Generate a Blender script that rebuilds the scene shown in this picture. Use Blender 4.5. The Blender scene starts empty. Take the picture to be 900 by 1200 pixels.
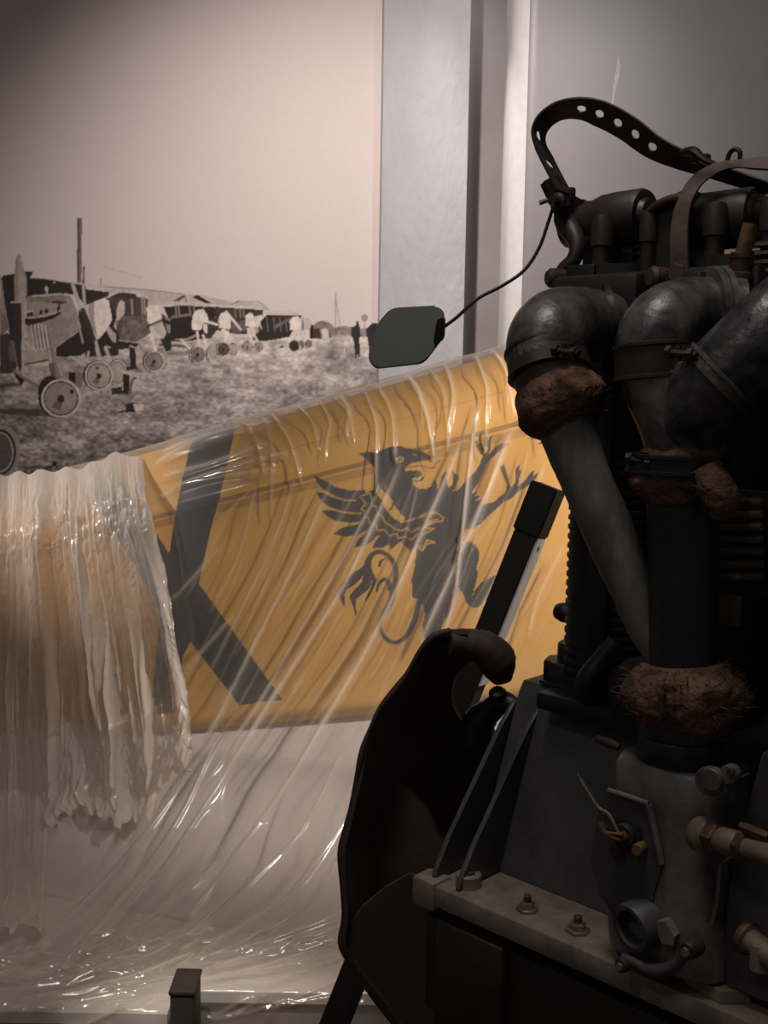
import bpy, bmesh, math, random
import numpy as np
from mathutils import Vector, Matrix
random.seed(7); RNG = np.random.default_rng(7)
S = bpy.context.scene; COL = S.collection

# ------------------------------------------------------------------ camera
F = 1287.0; CH = 1.6; PITCH = math.radians(6.5); ROLL = math.radians(0.9)
fwd = np.array([0, math.cos(PITCH), -math.sin(PITCH)]); r0 = np.array([1.0, 0, 0]); u0 = np.cross(r0, fwd)
CR = r0*math.cos(ROLL) + u0*math.sin(ROLL); CU = -r0*math.sin(ROLL) + u0*math.cos(ROLL); CC = np.array([0, 0, CH])
cd = bpy.data.cameras.new('camera'); cam = bpy.data.objects.new('camera', cd); COL.objects.link(cam)
cd.sensor_fit = 'VERTICAL'; cd.sensor_height = 24; cd.sensor_width = 18; cd.lens = F/1200*24; cd.clip_start = 0.02
mw = Matrix.Identity(4)
for i in range(3):
    mw[i][0] = CR[i]; mw[i][1] = CU[i]; mw[i][2] = -fwd[i]; mw[i][3] = CC[i]
cam.matrix_world = mw; S.camera = cam

# ------------------------------------------------------------------ world, lamps, exposure
w = bpy.data.worlds.new('World'); S.world = w; w.use_nodes = True
bg = w.node_tree.nodes['Background']; bg.inputs[0].default_value = (0.95, 0.9, 0.88, 1); bg.inputs[1].default_value = 0.06
def spot(name, loc, at, energy, size, blend, rad, col=(1, .9, .78)):
    l = bpy.data.lights.new(name, 'SPOT'); l.energy = energy; l.spot_size = math.radians(size); l.spot_blend = blend
    l.shadow_soft_size = rad; l.color = col
    o = bpy.data.objects.new(name, l); COL.objects.link(o); o.location = loc
    o.rotation_euler = (Vector(at) - Vector(loc)).to_track_quat('-Z', 'Y').to_euler(); return o
spot('mural_spot', (-0.2, 2.9, 3.9), (-0.2, 5.5, 1.85), 350, 80, 1.0, .05, (1, .91, .87))
spot('fuselage_spot', (1.6, 1.6, 2.6), (0.42, 3.15, 1.2), 540, 35, 1.0, .03, (1, .90, .80))
spot('sheet_spot', (-2.7, 1.6, 2.5), (-1.05, 3.65, 1.32), 300, 24, 1.0, .03, (1, .91, .85))
spot('pillar_spot', (1.0, 2.6, 3.7), (1.1, 5.2, 2.2), 85, 80, 1.0, .1, (1, .98, .97))
spot('pillar_low_spot', (0.1, 3.6, 3.9), (0.18, 5.38, 1.45), 45, 26, 1.0, .05, (1, .98, .97))
spot('edge_spot', (0.02, 5.22, 3.98), (0.58, 5.06, 1.8), 150, 34, 1.0, .03, (1, .97, .94))
spot('recess_spot', (0.45, 5.3, 4.0), (0.45, 5.78, 2.0), 14, 90, 1.0, .05, (1, .98, .97))
spot('post_spot', (1.5, 1.9, 2.9), (0.25, 1.73, 1.28), 190, 10, 1.0, .03, (1, .95, .88))
spot('front_spot', (-0.75, 1.1, 3.9), (-0.38, 2.33, 0.1), 420, 13, 1.0, .03, (1, .92, .83))
def area(name, loc, at, energy, sx, sy, col):
    l = bpy.data.lights.new(name, 'AREA'); l.shape = 'RECTANGLE'; l.size = sx; l.size_y = sy; l.energy = energy; l.color = col
    o = bpy.data.objects.new(name, l); COL.objects.link(o); o.location = loc
    o.rotation_euler = (Vector(at) - Vector(loc)).to_track_quat('-Z', 'Y').to_euler(); return o
area('room_lamp', (-0.1, 0.75, 3.9), (0.25, 1.1, 1.2), 24, .7, .7, (1, .93, .86))
spot('side_fill', (-1.3, -0.6, 3.7), (0.35, 1.15, 1.2), 22, 44, .6, .12, (1, .95, .9))  # added fill lamp, unseen, for highlights on the engine metal
S.view_settings.view_transform = 'Standard'; S.view_settings.look = 'None'
S.view_settings.exposure = 0.0; S.view_settings.gamma = 1.0; S.view_settings.use_curve_mapping = False
S.cycles.transparent_max_bounces = 24; S.cycles.max_bounces = 8

# ------------------------------------------------------------------ helpers
def ray(px, py): return fwd + CR*(px-450)/F + CU*(600-py)/F
def at_plane(px, py, p, n):
    d = ray(px, py); n = np.array(n, float); p = np.array(p, float)
    return CC + d*((p-CC)@n/(d@n))
def at(px, py, Y): return Vector(at_plane(px, py, (0, Y, 0), (0, 1, 0)))
def proj(P):
    v = P - CC; z = v@fwd
    return 450 + F*(v@CR)/z, 600 - F*(v@CU)/z
def lin(c):
    c = np.array(c, float)/255.0
    return np.where(c <= .04045, c/12.92, ((c+.055)/1.055)**2.4)

def mat(name, c1, c2=None, rough=.6, metal=0.0, scale=12, bump=0.0, bscale=None, spec=.5, detail=6, stretch=None):
    m = bpy.data.materials.new(name); m.use_nodes = True; nt = m.node_tree; b = nt.nodes['Principled BSDF']
    b.inputs['Roughness'].default_value = rough; b.inputs['Metallic'].default_value = metal
    b.inputs['Specular IOR Level'].default_value = spec
    tc = nt.nodes.new('ShaderNodeTexCoord'); vec = tc.outputs['Object']
    if stretch:
        mp = nt.nodes.new('ShaderNodeMapping'); mp.inputs['Scale'].default_value = stretch
        nt.links.new(vec, mp.inputs[0]); vec = mp.outputs[0]
    l1 = (*lin(c1), 1)
    if c2 is None: b.inputs['Base Color'].default_value = l1
    else:
        n = nt.nodes.new('ShaderNodeTexNoise'); n.inputs['Scale'].default_value = scale; n.inputs['Detail'].default_value = detail
        n.inputs['Roughness'].default_value = .65
        r = nt.nodes.new('ShaderNodeValToRGB'); r.color_ramp.elements[0].position = .38; r.color_ramp.elements[1].position = .66
        r.color_ramp.elements[0].color = l1; r.color_ramp.elements[1].color = (*lin(c2), 1)
        nt.links.new(vec, n.inputs['Vector']); nt.links.new(n.outputs['Fac'], r.inputs[0]); nt.links.new(r.outputs[0], b.inputs['Base Color'])
    if bump:
        n2 = nt.nodes.new('ShaderNodeTexNoise'); n2.inputs['Scale'].default_value = bscale or scale*4; n2.inputs['Detail'].default_value = 5
        bp = nt.nodes.new('ShaderNodeBump'); bp.inputs['Strength'].default_value = bump; bp.inputs['Distance'].default_value = .004
        nt.links.new(vec, n2.inputs['Vector']); nt.links.new(n2.outputs['Fac'], bp.inputs['Height']); nt.links.new(bp.outputs[0], b.inputs['Normal'])
    return m
def mat_attr(name, rough=.8, scale=60, amp=.12, spec=.3, bump=.05):
    m = bpy.data.materials.new(name); m.use_nodes = True; nt = m.node_tree; b = nt.nodes['Principled BSDF']
    b.inputs['Roughness'].default_value = rough; b.inputs['Specular IOR Level'].default_value = spec
    a = nt.nodes.new('ShaderNodeAttribute'); a.attribute_name = 'print'
    tc = nt.nodes.new('ShaderNodeTexCoord'); n = nt.nodes.new('ShaderNodeTexNoise'); n.inputs['Scale'].default_value = scale; n.inputs['Detail'].default_value = 4
    mr = nt.nodes.new('ShaderNodeMapRange'); mr.inputs['To Min'].default_value = 1-amp; mr.inputs['To Max'].default_value = 1+amp
    mx = nt.nodes.new('ShaderNodeMix'); mx.data_type = 'RGBA'; mx.blend_type = 'MULTIPLY'; mx.inputs['Factor'].default_value = 1
    nt.links.new(tc.outputs['Object'], n.inputs['Vector']); nt.links.new(n.outputs['Fac'], mr.inputs['Value'])
    nt.links.new(a.outputs['Color'], mx.inputs['A']); nt.links.new(mr.outputs[0], mx.inputs['B']); nt.links.new(mx.outputs['Result'], b.inputs['Base Color'])
    bp = nt.nodes.new('ShaderNodeBump'); bp.inputs['Strength'].default_value = bump; bp.inputs['Distance'].default_value = .003
    nt.links.new(n.outputs['Fac'], bp.inputs['Height']); nt.links.new(bp.outputs[0], b.inputs['Normal'])
    return m

def link(name, me, m, parent=None, smooth=True):
    o = bpy.data.objects.new(name, me); COL.objects.link(o)
    if m: me.materials.append(m)
    if parent: o.parent = parent
    if smooth: me.polygons.foreach_set('use_smooth', [True]*len(me.polygons))
    return o
def obj(name, bm, m, parent=None, smooth=True, angle=38):
    bmesh.ops.recalc_face_normals(bm, faces=bm.faces[:])
    bm.normal_update(); me = bpy.data.meshes.new(name)
    for e in bm.edges:
        e.smooth = bool(smooth and len(e.link_faces) == 2 and e.calc_face_angle(0) <= math.radians(angle))
    for f in bm.faces: f.smooth = any(e.smooth for e in f.edges)
    bm.to_mesh(me); bm.free()
    return link(name, me, m, parent, False)
def thing(name, label, cat, loc=(0, 0, 0), rotz=0, group=None):
    o = bpy.data.objects.new(name, None); COL.objects.link(o); o.location = loc; o.rotation_euler = (0, 0, rotz)
    o.empty_display_size = .05
    tag(o, label, cat, group); return o
def tag(o, label, cat, group=None):
    o['label'] = label; o['category'] = cat
    if group: o['group'] = group
    return o
def struct(o): o['kind'] = 'structure'; return o
NB = bmesh.new
def box(bm, a, b, bev=0, M=None):
    r = bmesh.ops.create_cube(bm, size=1); vs = r['verts']
    a = Vector(a); b = Vector(b)
    for v in vs: v.co = Vector(((a[i]+b[i])/2 + v.co[i]*abs(b[i]-a[i])) for i in range(3))
    if bev:
        es = list({e for v in vs for e in v.link_edges})
        r2 = bmesh.ops.bevel(bm, geom=es, offset=bev, segments=2, affect='EDGES', profile=.5); 
        vs = list({v for f in r2['faces'] for v in f.verts} | {v for v in vs if v.is_valid})
    if M is not None:
        for v in vs: v.co = M @ v.co
def smooth_path(pts, n=6):
    P = [np.array(p, float) for p in pts]
    if len(P) < 3: return P
    out = []
    for i in range(len(P)-1):
        p0 = P[max(i-1, 0)]; p1 = P[i]; p2 = P[i+1]; p3 = P[min(i+2, len(P)-1)]
        for k in range(n):
            t = k/n
            out.append(.5*((2*p1)+(-p0+p2)*t+(2*p0-5*p1+4*p2-p3)*t*t+(-p0+3*p1-3*p2+p3)*t**3))
    out.append(P[-1]); return out
def tube(bm, pts, rad, seg=16, n=6, cap=True, jitter=0, ell=None):
    """pts: 3-vectors; rad: one radius or one per point; smooth through the points"""
    if not hasattr(rad, '__len__'): rad = [rad]*len(pts)
    Q = smooth_path([(*p, r) for p, r in zip(pts, rad)], n) if n > 1 and len(pts) > 2 else [np.array((*p, r), float) for p, r in zip(pts, rad)]
    C = [Vector(q[:3]) for q in Q]; R = [q[3] for q in Q]
    T = [(C[min(i+1, len(C)-1)]-C[max(i-1, 0)]).normalized() for i in range(len(C))]
    N = T[0].orthogonal().normalized(); rings = []
    for i, c in enumerate(C):
        N = (N - T[i]*N.dot(T[i])).normalized(); B = T[i].cross(N)
        ring = []
        for k in range(seg):
            a = 2*math.pi*k/seg; r = R[i]*(1+(random.uniform(-jitter, jitter) if jitter else 0))
            ring.append(bm.verts.new(c + N*(r*math.cos(a)) + B*(r*math.sin(a))))
        rings.append(ring)
    for i in range(len(rings)-1):
        for k in range(seg):
            bm.faces.new((rings[i][k], rings[i][(k+1) % seg], rings[i+1][(k+1) % seg], rings[i+1][k]))
    if cap:
        bm.faces.new(rings[0][::-1]); bm.faces.new(rings[-1])
    return rings
def lathe(bm, prof, base, axis=(0, 0, 1), seg=28):
    """prof: list of (radius, height) along axis from base"""
    ax = Vector(axis).normalized(); N = ax.orthogonal().normalized(); B = ax.cross(N); base = Vector(base); rings = []
    for r, h in prof:
        rings.append([bm.verts.new(base + ax*h + (N*math.cos(2*math.pi*k/seg)+B*math.sin(2*math.pi*k/seg))*max(r, 1e-4)) for k in range(seg)])
    for i in range(len(rings)-1):
        for k in range(seg):
            bm.faces.new((rings[i][k], rings[i][(k+1) % seg], rings[i+1][(k+1) % seg], rings[i+1][k]))
    bm.faces.new(rings[0][::-1]); bm.faces.new(rings[-1])
def hexnut(bm, c, axis, r, h):
    lathe(bm, [(r*.85, 0), (r, h*.12), (r, h*.85), (r*.85, h)], c, axis, 6)
def prism(bm, pts, ext):
    """pts: outline of 3-vectors, ext: extrusion vector"""
    e = Vector(ext); a = [bm.verts.new(Vector(p)) for p in pts]; b = [bm.verts.new(Vector(p)+e) for p in pts]
    bm.faces.new(a); bm.faces.new(b[::-1]); n = len(a)
    for i in range(n): bm.faces.new((a[i], b[i], b[(i+1) % n], a[(i+1) % n]))
def round_poly(pts, r, k=4):
    out = []; n = len(pts)
    for i in range(n):
        p = Vector(pts[i]); a = Vector(pts[i-1]); b = Vector(pts[(i+1) % n])
        d1 = (a-p); d2 = (b-p); rr = min(r, d1.length*.45, d2.length*.45)
        A = p+d1.normalized()*rr; B = p+d2.normalized()*rr
        for j in range(k+1):
            t = j/k; out.append(A*(1-t)**2 + p*2*t*(1-t) + B*t*t)
    return out
def grid_mesh(name, P, ny, nx, colors=None):
    """P: (ny*nx,3) float array"""
    me = bpy.data.meshes.new(name); me.vertices.add(len(P)); me.vertices.foreach_set('co', np.ascontiguousarray(P, dtype=np.float32).ravel())
    j, i = np.mgrid[0:ny-1, 0:nx-1]; a = (j*nx+i).ravel()
    q = np.stack([a, a+1, a+nx+1, a+nx], 1).astype(np.int32)
    me.loops.add(q.size); me.loops.foreach_set('vertex_index', q.ravel())
    me.polygons.add(len(q)); me.polygons.foreach_set('loop_start', np.arange(0, q.size, 4, dtype=np.int32)); me.polygons.foreach_set('loop_total', np.full(len(q), 4, np.int32))
    me.update(calc_edges=True)
    if colors is not None:
        at_ = me.attributes.new('print', 'FLOAT_COLOR', 'POINT'); at_.data.foreach_set('color', np.concatenate([colors, np.ones((len(colors), 1))], 1).astype(np.float32).ravel())
    return me
class Paint:
    """paint on a grid: outlines in the photograph's frame are carried to the surface the grid lies on"""
    def __init__(s, px, py, base):
        s.px = px; s.py = py; s.c = np.tile(lin(base), (len(px), 1))
    def mask(s, pts):
        pts = np.array(pts, float); x, y = s.px, s.py
        idx = np.nonzero((x >= pts[:, 0].min()) & (x <= pts[:, 0].max()) & (y >= pts[:, 1].min()) & (y <= pts[:, 1].max()))[0]
        X = x[idx]; Y = y[idx]; ins = np.zeros(len(idx), bool); n = len(pts)
        for i in range(n):
            x1, y1 = pts[i]; x2, y2 = pts[(i+1) % n]
            if y1 == y2: continue
            c = ((y1 > Y) != (y2 > Y)) & (X < (x2-x1)*(Y-y1)/(y2-y1)+x1); ins ^= c
        return idx[ins]
    def poly(s, pts, col, a=1.0):
        m = s.mask(pts); s.c[m] = s.c[m]*(1-a) + lin(col)*a
    def ell(s, cx, cy, rx, ry, col, a=1.0):
        d = ((s.px-cx)/rx)**2+((s.py-cy)/ry)**2; m = d < 1; s.c[m] = s.c[m]*(1-a)+lin(col)*a
    def line(s, pts, wd, col, a=1.0, smooth=True):
        P = np.array(pts, float)
        if smooth and len(P) > 2: P = np.array(smooth_path(P, 6))
        W = np.interp(np.linspace(0, 1, len(P)), np.linspace(0, 1, len(wd)), wd) if hasattr(wd, '__len__') else np.full(len(P), wd, float)
        wm = W.max()/2+1
        sel = np.nonzero((s.px > P[:, 0].min()-wm) & (s.px < P[:, 0].max()+wm) & (s.py > P[:, 1].min()-wm) & (s.py < P[:, 1].max()+wm))[0]
        x = s.px[sel]; y = s.py[sel]; cov = np.zeros(len(sel))
        for i in range(len(P)-1):
            d = P[i+1]-P[i]; L2 = d@d+1e-9
            t = np.clip(((x-P[i, 0])*d[0]+(y-P[i, 1])*d[1])/L2, 0, 1)
            dist = np.hypot(x-P[i, 0]-t*d[0], y-P[i, 1]-t*d[1]); hw = (W[i]+(W[i+1]-W[i])*t)/2
            cov = np.maximum(cov, np.clip(hw-dist+.5, 0, 1))
        cov = (cov*a)[:, None]; s.c[sel] = s.c[sel]*(1-cov)+lin(col)*cov
def noise2(ny, nx, cells_y, cells_x):
    g = RNG.random((int(cells_y)+3, int(cells_x)+3)); y = np.linspace(0, cells_y, ny); x = np.linspace(0, cells_x, nx)
    yi = y.astype(int); xi = x.astype(int); fy = (y-yi)[:, None]; fx = (x-xi)[None]; fy = fy*fy*(3-2*fy); fx = fx*fx*(3-2*fx)
    a = g[yi][:, xi]; b = g[yi][:, xi+1]; c = g[yi+1][:, xi]; d = g[yi+1][:, xi+1]
    return (a*(1-fx)+b*fx)*(1-fy)+(c*(1-fx)+d*fx)*fy
def TR(ox, oy, sc): return lambda *p: [(ox+x/sc, oy+y/sc) for x, y in p]

# ------------------------------------------------------------------ setting
M_floor = mat('dark_red_floor', (74, 44, 40), (58, 34, 32), .8, scale=8)
M_wall = mat('grey_wall_paint', (168, 160, 158), (160, 152, 150), .85, scale=3)
M_panel = mat('grey_satin_panel', (134, 127, 126), (129, 122, 121), .42, scale=2)
M_pillar = mat('white_pillar_paint', (172, 169, 170), (163, 160, 161), .7, scale=5, bump=1.0, bscale=38, stretch=(1, 1, .5))
bm = NB(); box(bm, (-4, -1.5, -.1), (4, 6.2, 0)); struct(obj('floor', bm, M_floor, smooth=False))
bm = NB(); box(bm, (-4, 5.52, 0), (-.03, 5.7, 4.2)); struct(obj('wall_left', bm, M_wall, smooth=False))
bm = NB(); box(bm, (-.03, 5.78, 0), (4, 5.95, 4.2)); struct(obj('wall_back', bm, M_wall, smooth=False))
# white pillar at the end of the mural
bm = NB(); box(bm, (-.037, 5.38, 0), (.372, 5.78, 4.2), .006); struct(obj('trim_1', bm, M_pillar))
M_lit_edge = mat('pale_lit_edge', (214, 208, 206), (206, 200, 198), .6, scale=20, bump=.2)  # light on the partition's rounded edge, put in as a paler strip
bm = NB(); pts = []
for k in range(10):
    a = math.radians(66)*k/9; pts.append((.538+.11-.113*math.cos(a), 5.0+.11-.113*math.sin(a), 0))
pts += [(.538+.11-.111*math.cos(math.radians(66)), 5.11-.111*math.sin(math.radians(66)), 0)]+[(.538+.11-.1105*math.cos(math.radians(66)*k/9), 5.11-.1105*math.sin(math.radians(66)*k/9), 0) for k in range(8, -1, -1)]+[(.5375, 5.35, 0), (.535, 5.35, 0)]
prism(bm, pts, (0, 0, 4.2)); struct(obj('lit_edge_strip', bm, M_lit_edge))
# grey partition with a rounded left edge
bm = NB(); pts = []
for k in range(9):
    a = math.pi/2*k/8; pts.append((.538+.11-.11*math.cos(a), 5.0+.11-.11*math.sin(a), 0))
pts += [(3.4, 5.0, 0), (3.4, 5.35, 0), (.538, 5.35, 0)]
prism(bm, pts, (0, 0, 4.2)); wr = struct(obj('wall_right', bm, M_panel))
M_glint = mat('painted_glint', (186, 180, 178), (160, 153, 151), .5, scale=60)
bm = NB(); q = [at(x, y, 4.999) for x, y in ((725, 66), (727, 78), (725, 92), (721, 108), (718, 126), (716, 124), (719, 100), (722, 80))]; prism(bm, q, (0, .0012, 0)); obj('panel_glint', bm, M_glint, wr)  # reflected streak of light on the panel, painted as a thin pale sliver

# ------------------------------------------------------------------ photo mural
nxf = 470; nyf = 350
xs = np.concatenate([np.linspace(-2.6, -1.96, 6)[:-1], np.linspace(-1.96, -.044, nxf)])
zs = np.concatenate([np.linspace(.5, 1.1, 4)[:-1], np.linspace(1.1, 2.5, nyf), np.linspace(2.5, 4.0, 8)[1:]])
X, Z = np.meshgrid(xs, zs); P = np.stack([X.ravel(), np.full(X.size, 5.500), Z.ravel()], 1)
px, py = proj(P); ny, nx = X.shape
SKY = (212, 198, 192)
pt = Paint(px, py, SKY)
# trodden grass field
g = np.clip((py-396)/160, 0, 1)
n1 = noise2(ny, nx, 150, 110).ravel(); n2 = noise2(ny, nx, 60, 34).ravel(); n3 = noise2(ny, nx, 24, 9).ravel(); n4 = noise2(ny, nx, 340, 300).ravel()
gr = 190 - 58*g**.7 - np.clip((230-px)/230, 0, 1)*16
gr = gr + (n1-.5)*(38+46*g) + (n2-.5)*56 + (n3-.5)*52 + (n4-.5)*34
gm = (py > 395+.5*(n3-.5)) & (px > -400)
gc = lin(np.clip(np.stack([gr, gr*.935, gr*.9], 1), 20, 235)); pt.c[gm] = gc[gm]
D = (38, 32, 30); DM = (66, 58, 54); LT = (228, 215, 204); MD = (150, 136, 127); MD2 = (124, 112, 104)
A = TR(0, 290, 5.456); B2 = TR(100, 310, 5); C3 = TR(240, 330, 4.2857); M0 = TR(0, 240, 2); M4 = TR(0, 400, 5); M5 = TR(0, 300, 9)
# chimney, masts, wires
pt.poly(M0((181, 30), (192, 30), (191, 190), (180, 190)), (96, 80, 73)); pt.poly(M0((186, 30), (192, 30), (191, 190), (187, 190)), (128, 110, 102))
pt.poly(M0((194, 145), (199, 145), (198, 190), (193, 190)), (104, 90, 82)); pt.poly(B2((86, 80), (94, 80), (94, 135), (86, 135)), (110, 96, 88))
pt.line(B2((100, 10), (200, 40), (330, 78)), .8, (170, 154, 145), .6)
# hangar roofs
pt.poly(B2((100, 128), (400, 150), (560, 172), (700, 182), (880, 225), (905, 222), (905, 262), (700, 240), (340, 222), (130, 175)), (190, 176, 166))
pt.line(B2((110, 130), (400, 152), (560, 173)), 1, (120, 106, 98)); pt.poly(B2((515, 212), (578, 178), (590, 186), (548, 214)), (92, 80, 74))
pt.line(B2((578, 180), (592, 212)), 1.2, (100, 88, 80)); pt.poly(B2((628, 192), (658, 178), (745, 230), (700, 226)), D)
pt.poly(C3((120, 122), (170, 95), (268, 98), (320, 142), (130, 132)), (192, 178, 168)); pt.line(C3((125, 122), (172, 96)), 1, (90, 78, 72)); pt.line(C3((268, 98), (320, 140)), .8, (120, 106, 98))
# far trees and mast
n5 = noise2(ny, nx, 120, 160).ravel()
for q, c in ((C3((540, 230), (560, 205), (590, 195), (625, 205), (655, 235), (660, 285), (535, 285)), (126, 112, 104)), (C3((640, 232), (700, 222), (780, 235), (880, 232), (880, 278), (640, 278)), (140, 126, 117))):
    m = pt.mask(q); pt.c[m] = lin(c)*(.6+.75*n5[m])[:, None]
pt.line(C3((657, 55), (656, 268)), .9, (130, 115, 107)); pt.line(C3((659, 90), (686, 268)), .8, (140, 125, 116))
pt.ell(*C3((802, 182))[0], 4, 4.2, (160, 143, 134)); pt.line(C3((802, 190), (803, 235)), 1, (150, 134, 126))
pt.poly(C3((585, 242), (602, 232), (622, 245), (625, 285), (590, 285)), (205, 192, 182)); pt.poly(C3((545, 240), (575, 232), (585, 285), (545, 288)), (66, 57, 53))
pt.poly(C3((640, 270), (735, 268), (735, 292), (630, 292)), (205, 190, 180), .6)
# walking figures
pt.poly(C3((733, 245), (742, 228), (755, 222), (760, 215), (775, 216), (782, 240), (780, 262), (776, 300), (781, 330), (779, 382), (769, 382), (768, 336), (763, 382), (753, 382), (752, 318), (744, 290), (735, 268)), (48, 41, 39))
pt.ell(*C3((766, 207))[0], 1.7, 2, (60, 50, 47))
pt.poly(C3((808, 240), (840, 208), (880, 212), (880, 320), (860, 260), (842, 345), (826, 340), (814, 270)), (44, 38, 36)); pt.line(C3((704, 340), (708, 372)), 2, (205, 192, 182)); pt.line(C3((709, 340), (709, 370)), 1, (60, 52, 48))
def wheel(c, rx, ry, disc, hub=True, tyre=D, lite=(196, 182, 171)):
    cx, cy = c; pt.ell(cx-rx*.10, cy, rx*1.04, ry*1.03, tyre); pt.ell(cx, cy, rx, ry, lite); pt.ell(cx-.02*rx, cy, rx*.86, ry*.88, tyre); pt.ell(cx-.02*rx, cy, rx*.80, ry*.82, disc)
    pt.ell(cx+.3*rx, cy-.1*ry, rx*.4, ry*.6, tuple(min(255, v+16) for v in disc), .5)
    if hub: pt.poly([(cx-.5*rx, cy+.45*ry), (cx-.12*rx, cy-.06*ry), (cx+.08*rx, cy+.02*ry), (cx-.05*rx, cy+.6*ry)], DM, .65); pt.ell(cx-.02*rx, cy+.02*ry, rx*.18, ry*.2, (52, 44, 41))
# seventh and sixth aeroplanes, far end of the row
pt.poly(C3((288, 165), (490, 168), (440, 250), (425, 278), (300, 300), (240, 292), (275, 220)), (50, 43, 40)); pt.poly(C3((286, 152), (400, 146), (497, 160), (492, 168), (300, 164)), (202, 188, 178))
for q in ((310, 175), (345, 180), (375, 180), (405, 180)): pt.line(C3(q, (q[0]+8, 250)), .9, (150, 135, 126), .8)
pt.poly(C3((340, 225), (430, 178), (436, 190), (350, 240)), (110, 98, 90))
pt.poly(C3((425, 200), (440, 178), (470, 172), (482, 215), (470, 240), (430, 245)), LT); pt.poly(C3((486, 190), (495, 175), (500, 240), (485, 250)), (140, 126, 117))
pt.poly(C3((500, 182), (528, 184), (542, 230), (530, 245), (505, 240)), (196, 182, 172)); pt.poly(C3((530, 222), (545, 214), (546, 285), (528, 288)), D); pt.poly(C3((395, 318), (370, 330), (392, 334)), D)
for a, b in (((448, 245), (462, 300)), ((462, 245), (480, 305)), ((515, 245), (523, 300))): pt.line(C3(a, b), 1.6, LT)
wheel(C3((524, 313))[0], 4.4, 5.2, (120, 108, 100), False); wheel(C3((486, 318))[0], 3.4, 5.6, (110, 98, 90), False); pt.ell(*C3((449, 322))[0], 6.2, 6.4, (52, 44, 42)); pt.poly(C3((470, 300), (492, 345), (476, 348)), (190, 176, 166))
# sixth and fifth
pt.poly(C3((-140, 118), (295, 138), (290, 165), (235, 180), (210, 265), (150, 262), (60, 245), (30, 285), (-100, 300)), (66, 57, 52))
pt.poly(C3((-20, 108), (140, 120), (300, 136), (298, 142), (130, 132), (-20, 122)), (206, 192, 182))
for q in (20, 48, 150, 175, 192): pt.line(C3((q, 132), (q+6, 180)), 1.1, (150, 134, 125))
pt.poly(C3((125, 215), (205, 190), (215, 245), (140, 262)), (104, 92, 85))
pt.poly(C3((203, 172), (222, 158), (240, 160), (252, 198), (246, 228), (205, 222)), LT); pt.poly(C3((243, 222), (262, 228), (274, 246), (260, 262)), (176, 162, 152)); pt.line(C3((250, 222), (302, 168)), 2.2, LT); pt.line(C3((268, 190), (285, 235)), 1.2, LT)
for a, b in (((215, 235), (235, 305)), ((240, 250), (272, 312)), ((180, 300), (216, 312))): pt.line(C3(a, b), 1.8, LT)
wheel(C3((217, 328))[0], 6.4, 6.6, (160, 146, 137)); wheel(C3((272, 328))[0], 5.2, 6.2, (150, 136, 127))
pt.poly(C3((68, 190), (80, 160), (112, 150), (132, 200), (126, 242), (72, 232)), LT); pt.line(C3((108, 152), (180, 240)), 2.6, LT); pt.line(C3((90, 245), (108, 260), (100, 320)), 4, LT); pt.line(C3((118, 250), (130, 310)), 1.6, LT)
wheel(C3((146, 340))[0], 5.2, 8.2, (170, 156, 146), False); wheel(C3((94, 340))[0], 8.4, 8.4, (92, 74, 70))
# fourth
pt.poly(B2((455, 245), (720, 245), (760, 255), (770, 300), (720, 330), (700, 400), (640, 425), (560, 436), (495, 440), (495, 330)), (46, 39, 36))
pt.poly(B2((362, 222), (560, 218), (640, 222), (716, 240), (706, 250), (620, 236), (470, 238), (372, 236)), (198, 184, 174))
for q in (528, 545, 610, 635): pt.line(B2((q, 240), (q+6, 300)), 1.4, (156, 140, 131))
pt.poly(B2((500, 300), (620, 285), (625, 300), (505, 318)), (128, 114, 106))
pt.line(B2((440, 440), (600, 445), (680, 410)), 2, (60, 52, 48)); pt.line(B2((440, 470), (580, 480), (610, 500)), 3, (96, 84, 78)); pt.line(B2((585, 442), (650, 415)), 2.2, (176, 162, 152))
pt.poly(B2((622, 350), (632, 290), (652, 268), (690, 260), (716, 296), (722, 330), (690, 345), (682, 382), (628, 386)), LT); pt.poly(B2((685, 318), (775, 345), (778, 360), (690, 338)), LT); pt.poly(B2((688, 345), (714, 352), (716, 404), (696, 398)), LT)
for a, b in (((655, 395), (668, 482)), ((690, 415), (722, 505)), ((560, 440), (620, 500))): pt.line(B2(a, b), 2.6, LT)
wheel(B2((737, 525))[0], 5.6, 9.2, (172, 158, 148), False); wheel(B2((660, 528))[0], 9.6, 9.6, (128, 115, 106)); pt.poly(B2((712, 520), (724, 530), (748, 576), (738, 578)), (196, 182, 171)); pt.poly(B2((758, 530), (770, 530), (796, 570), (770, 572)), (170, 156, 146))
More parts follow.
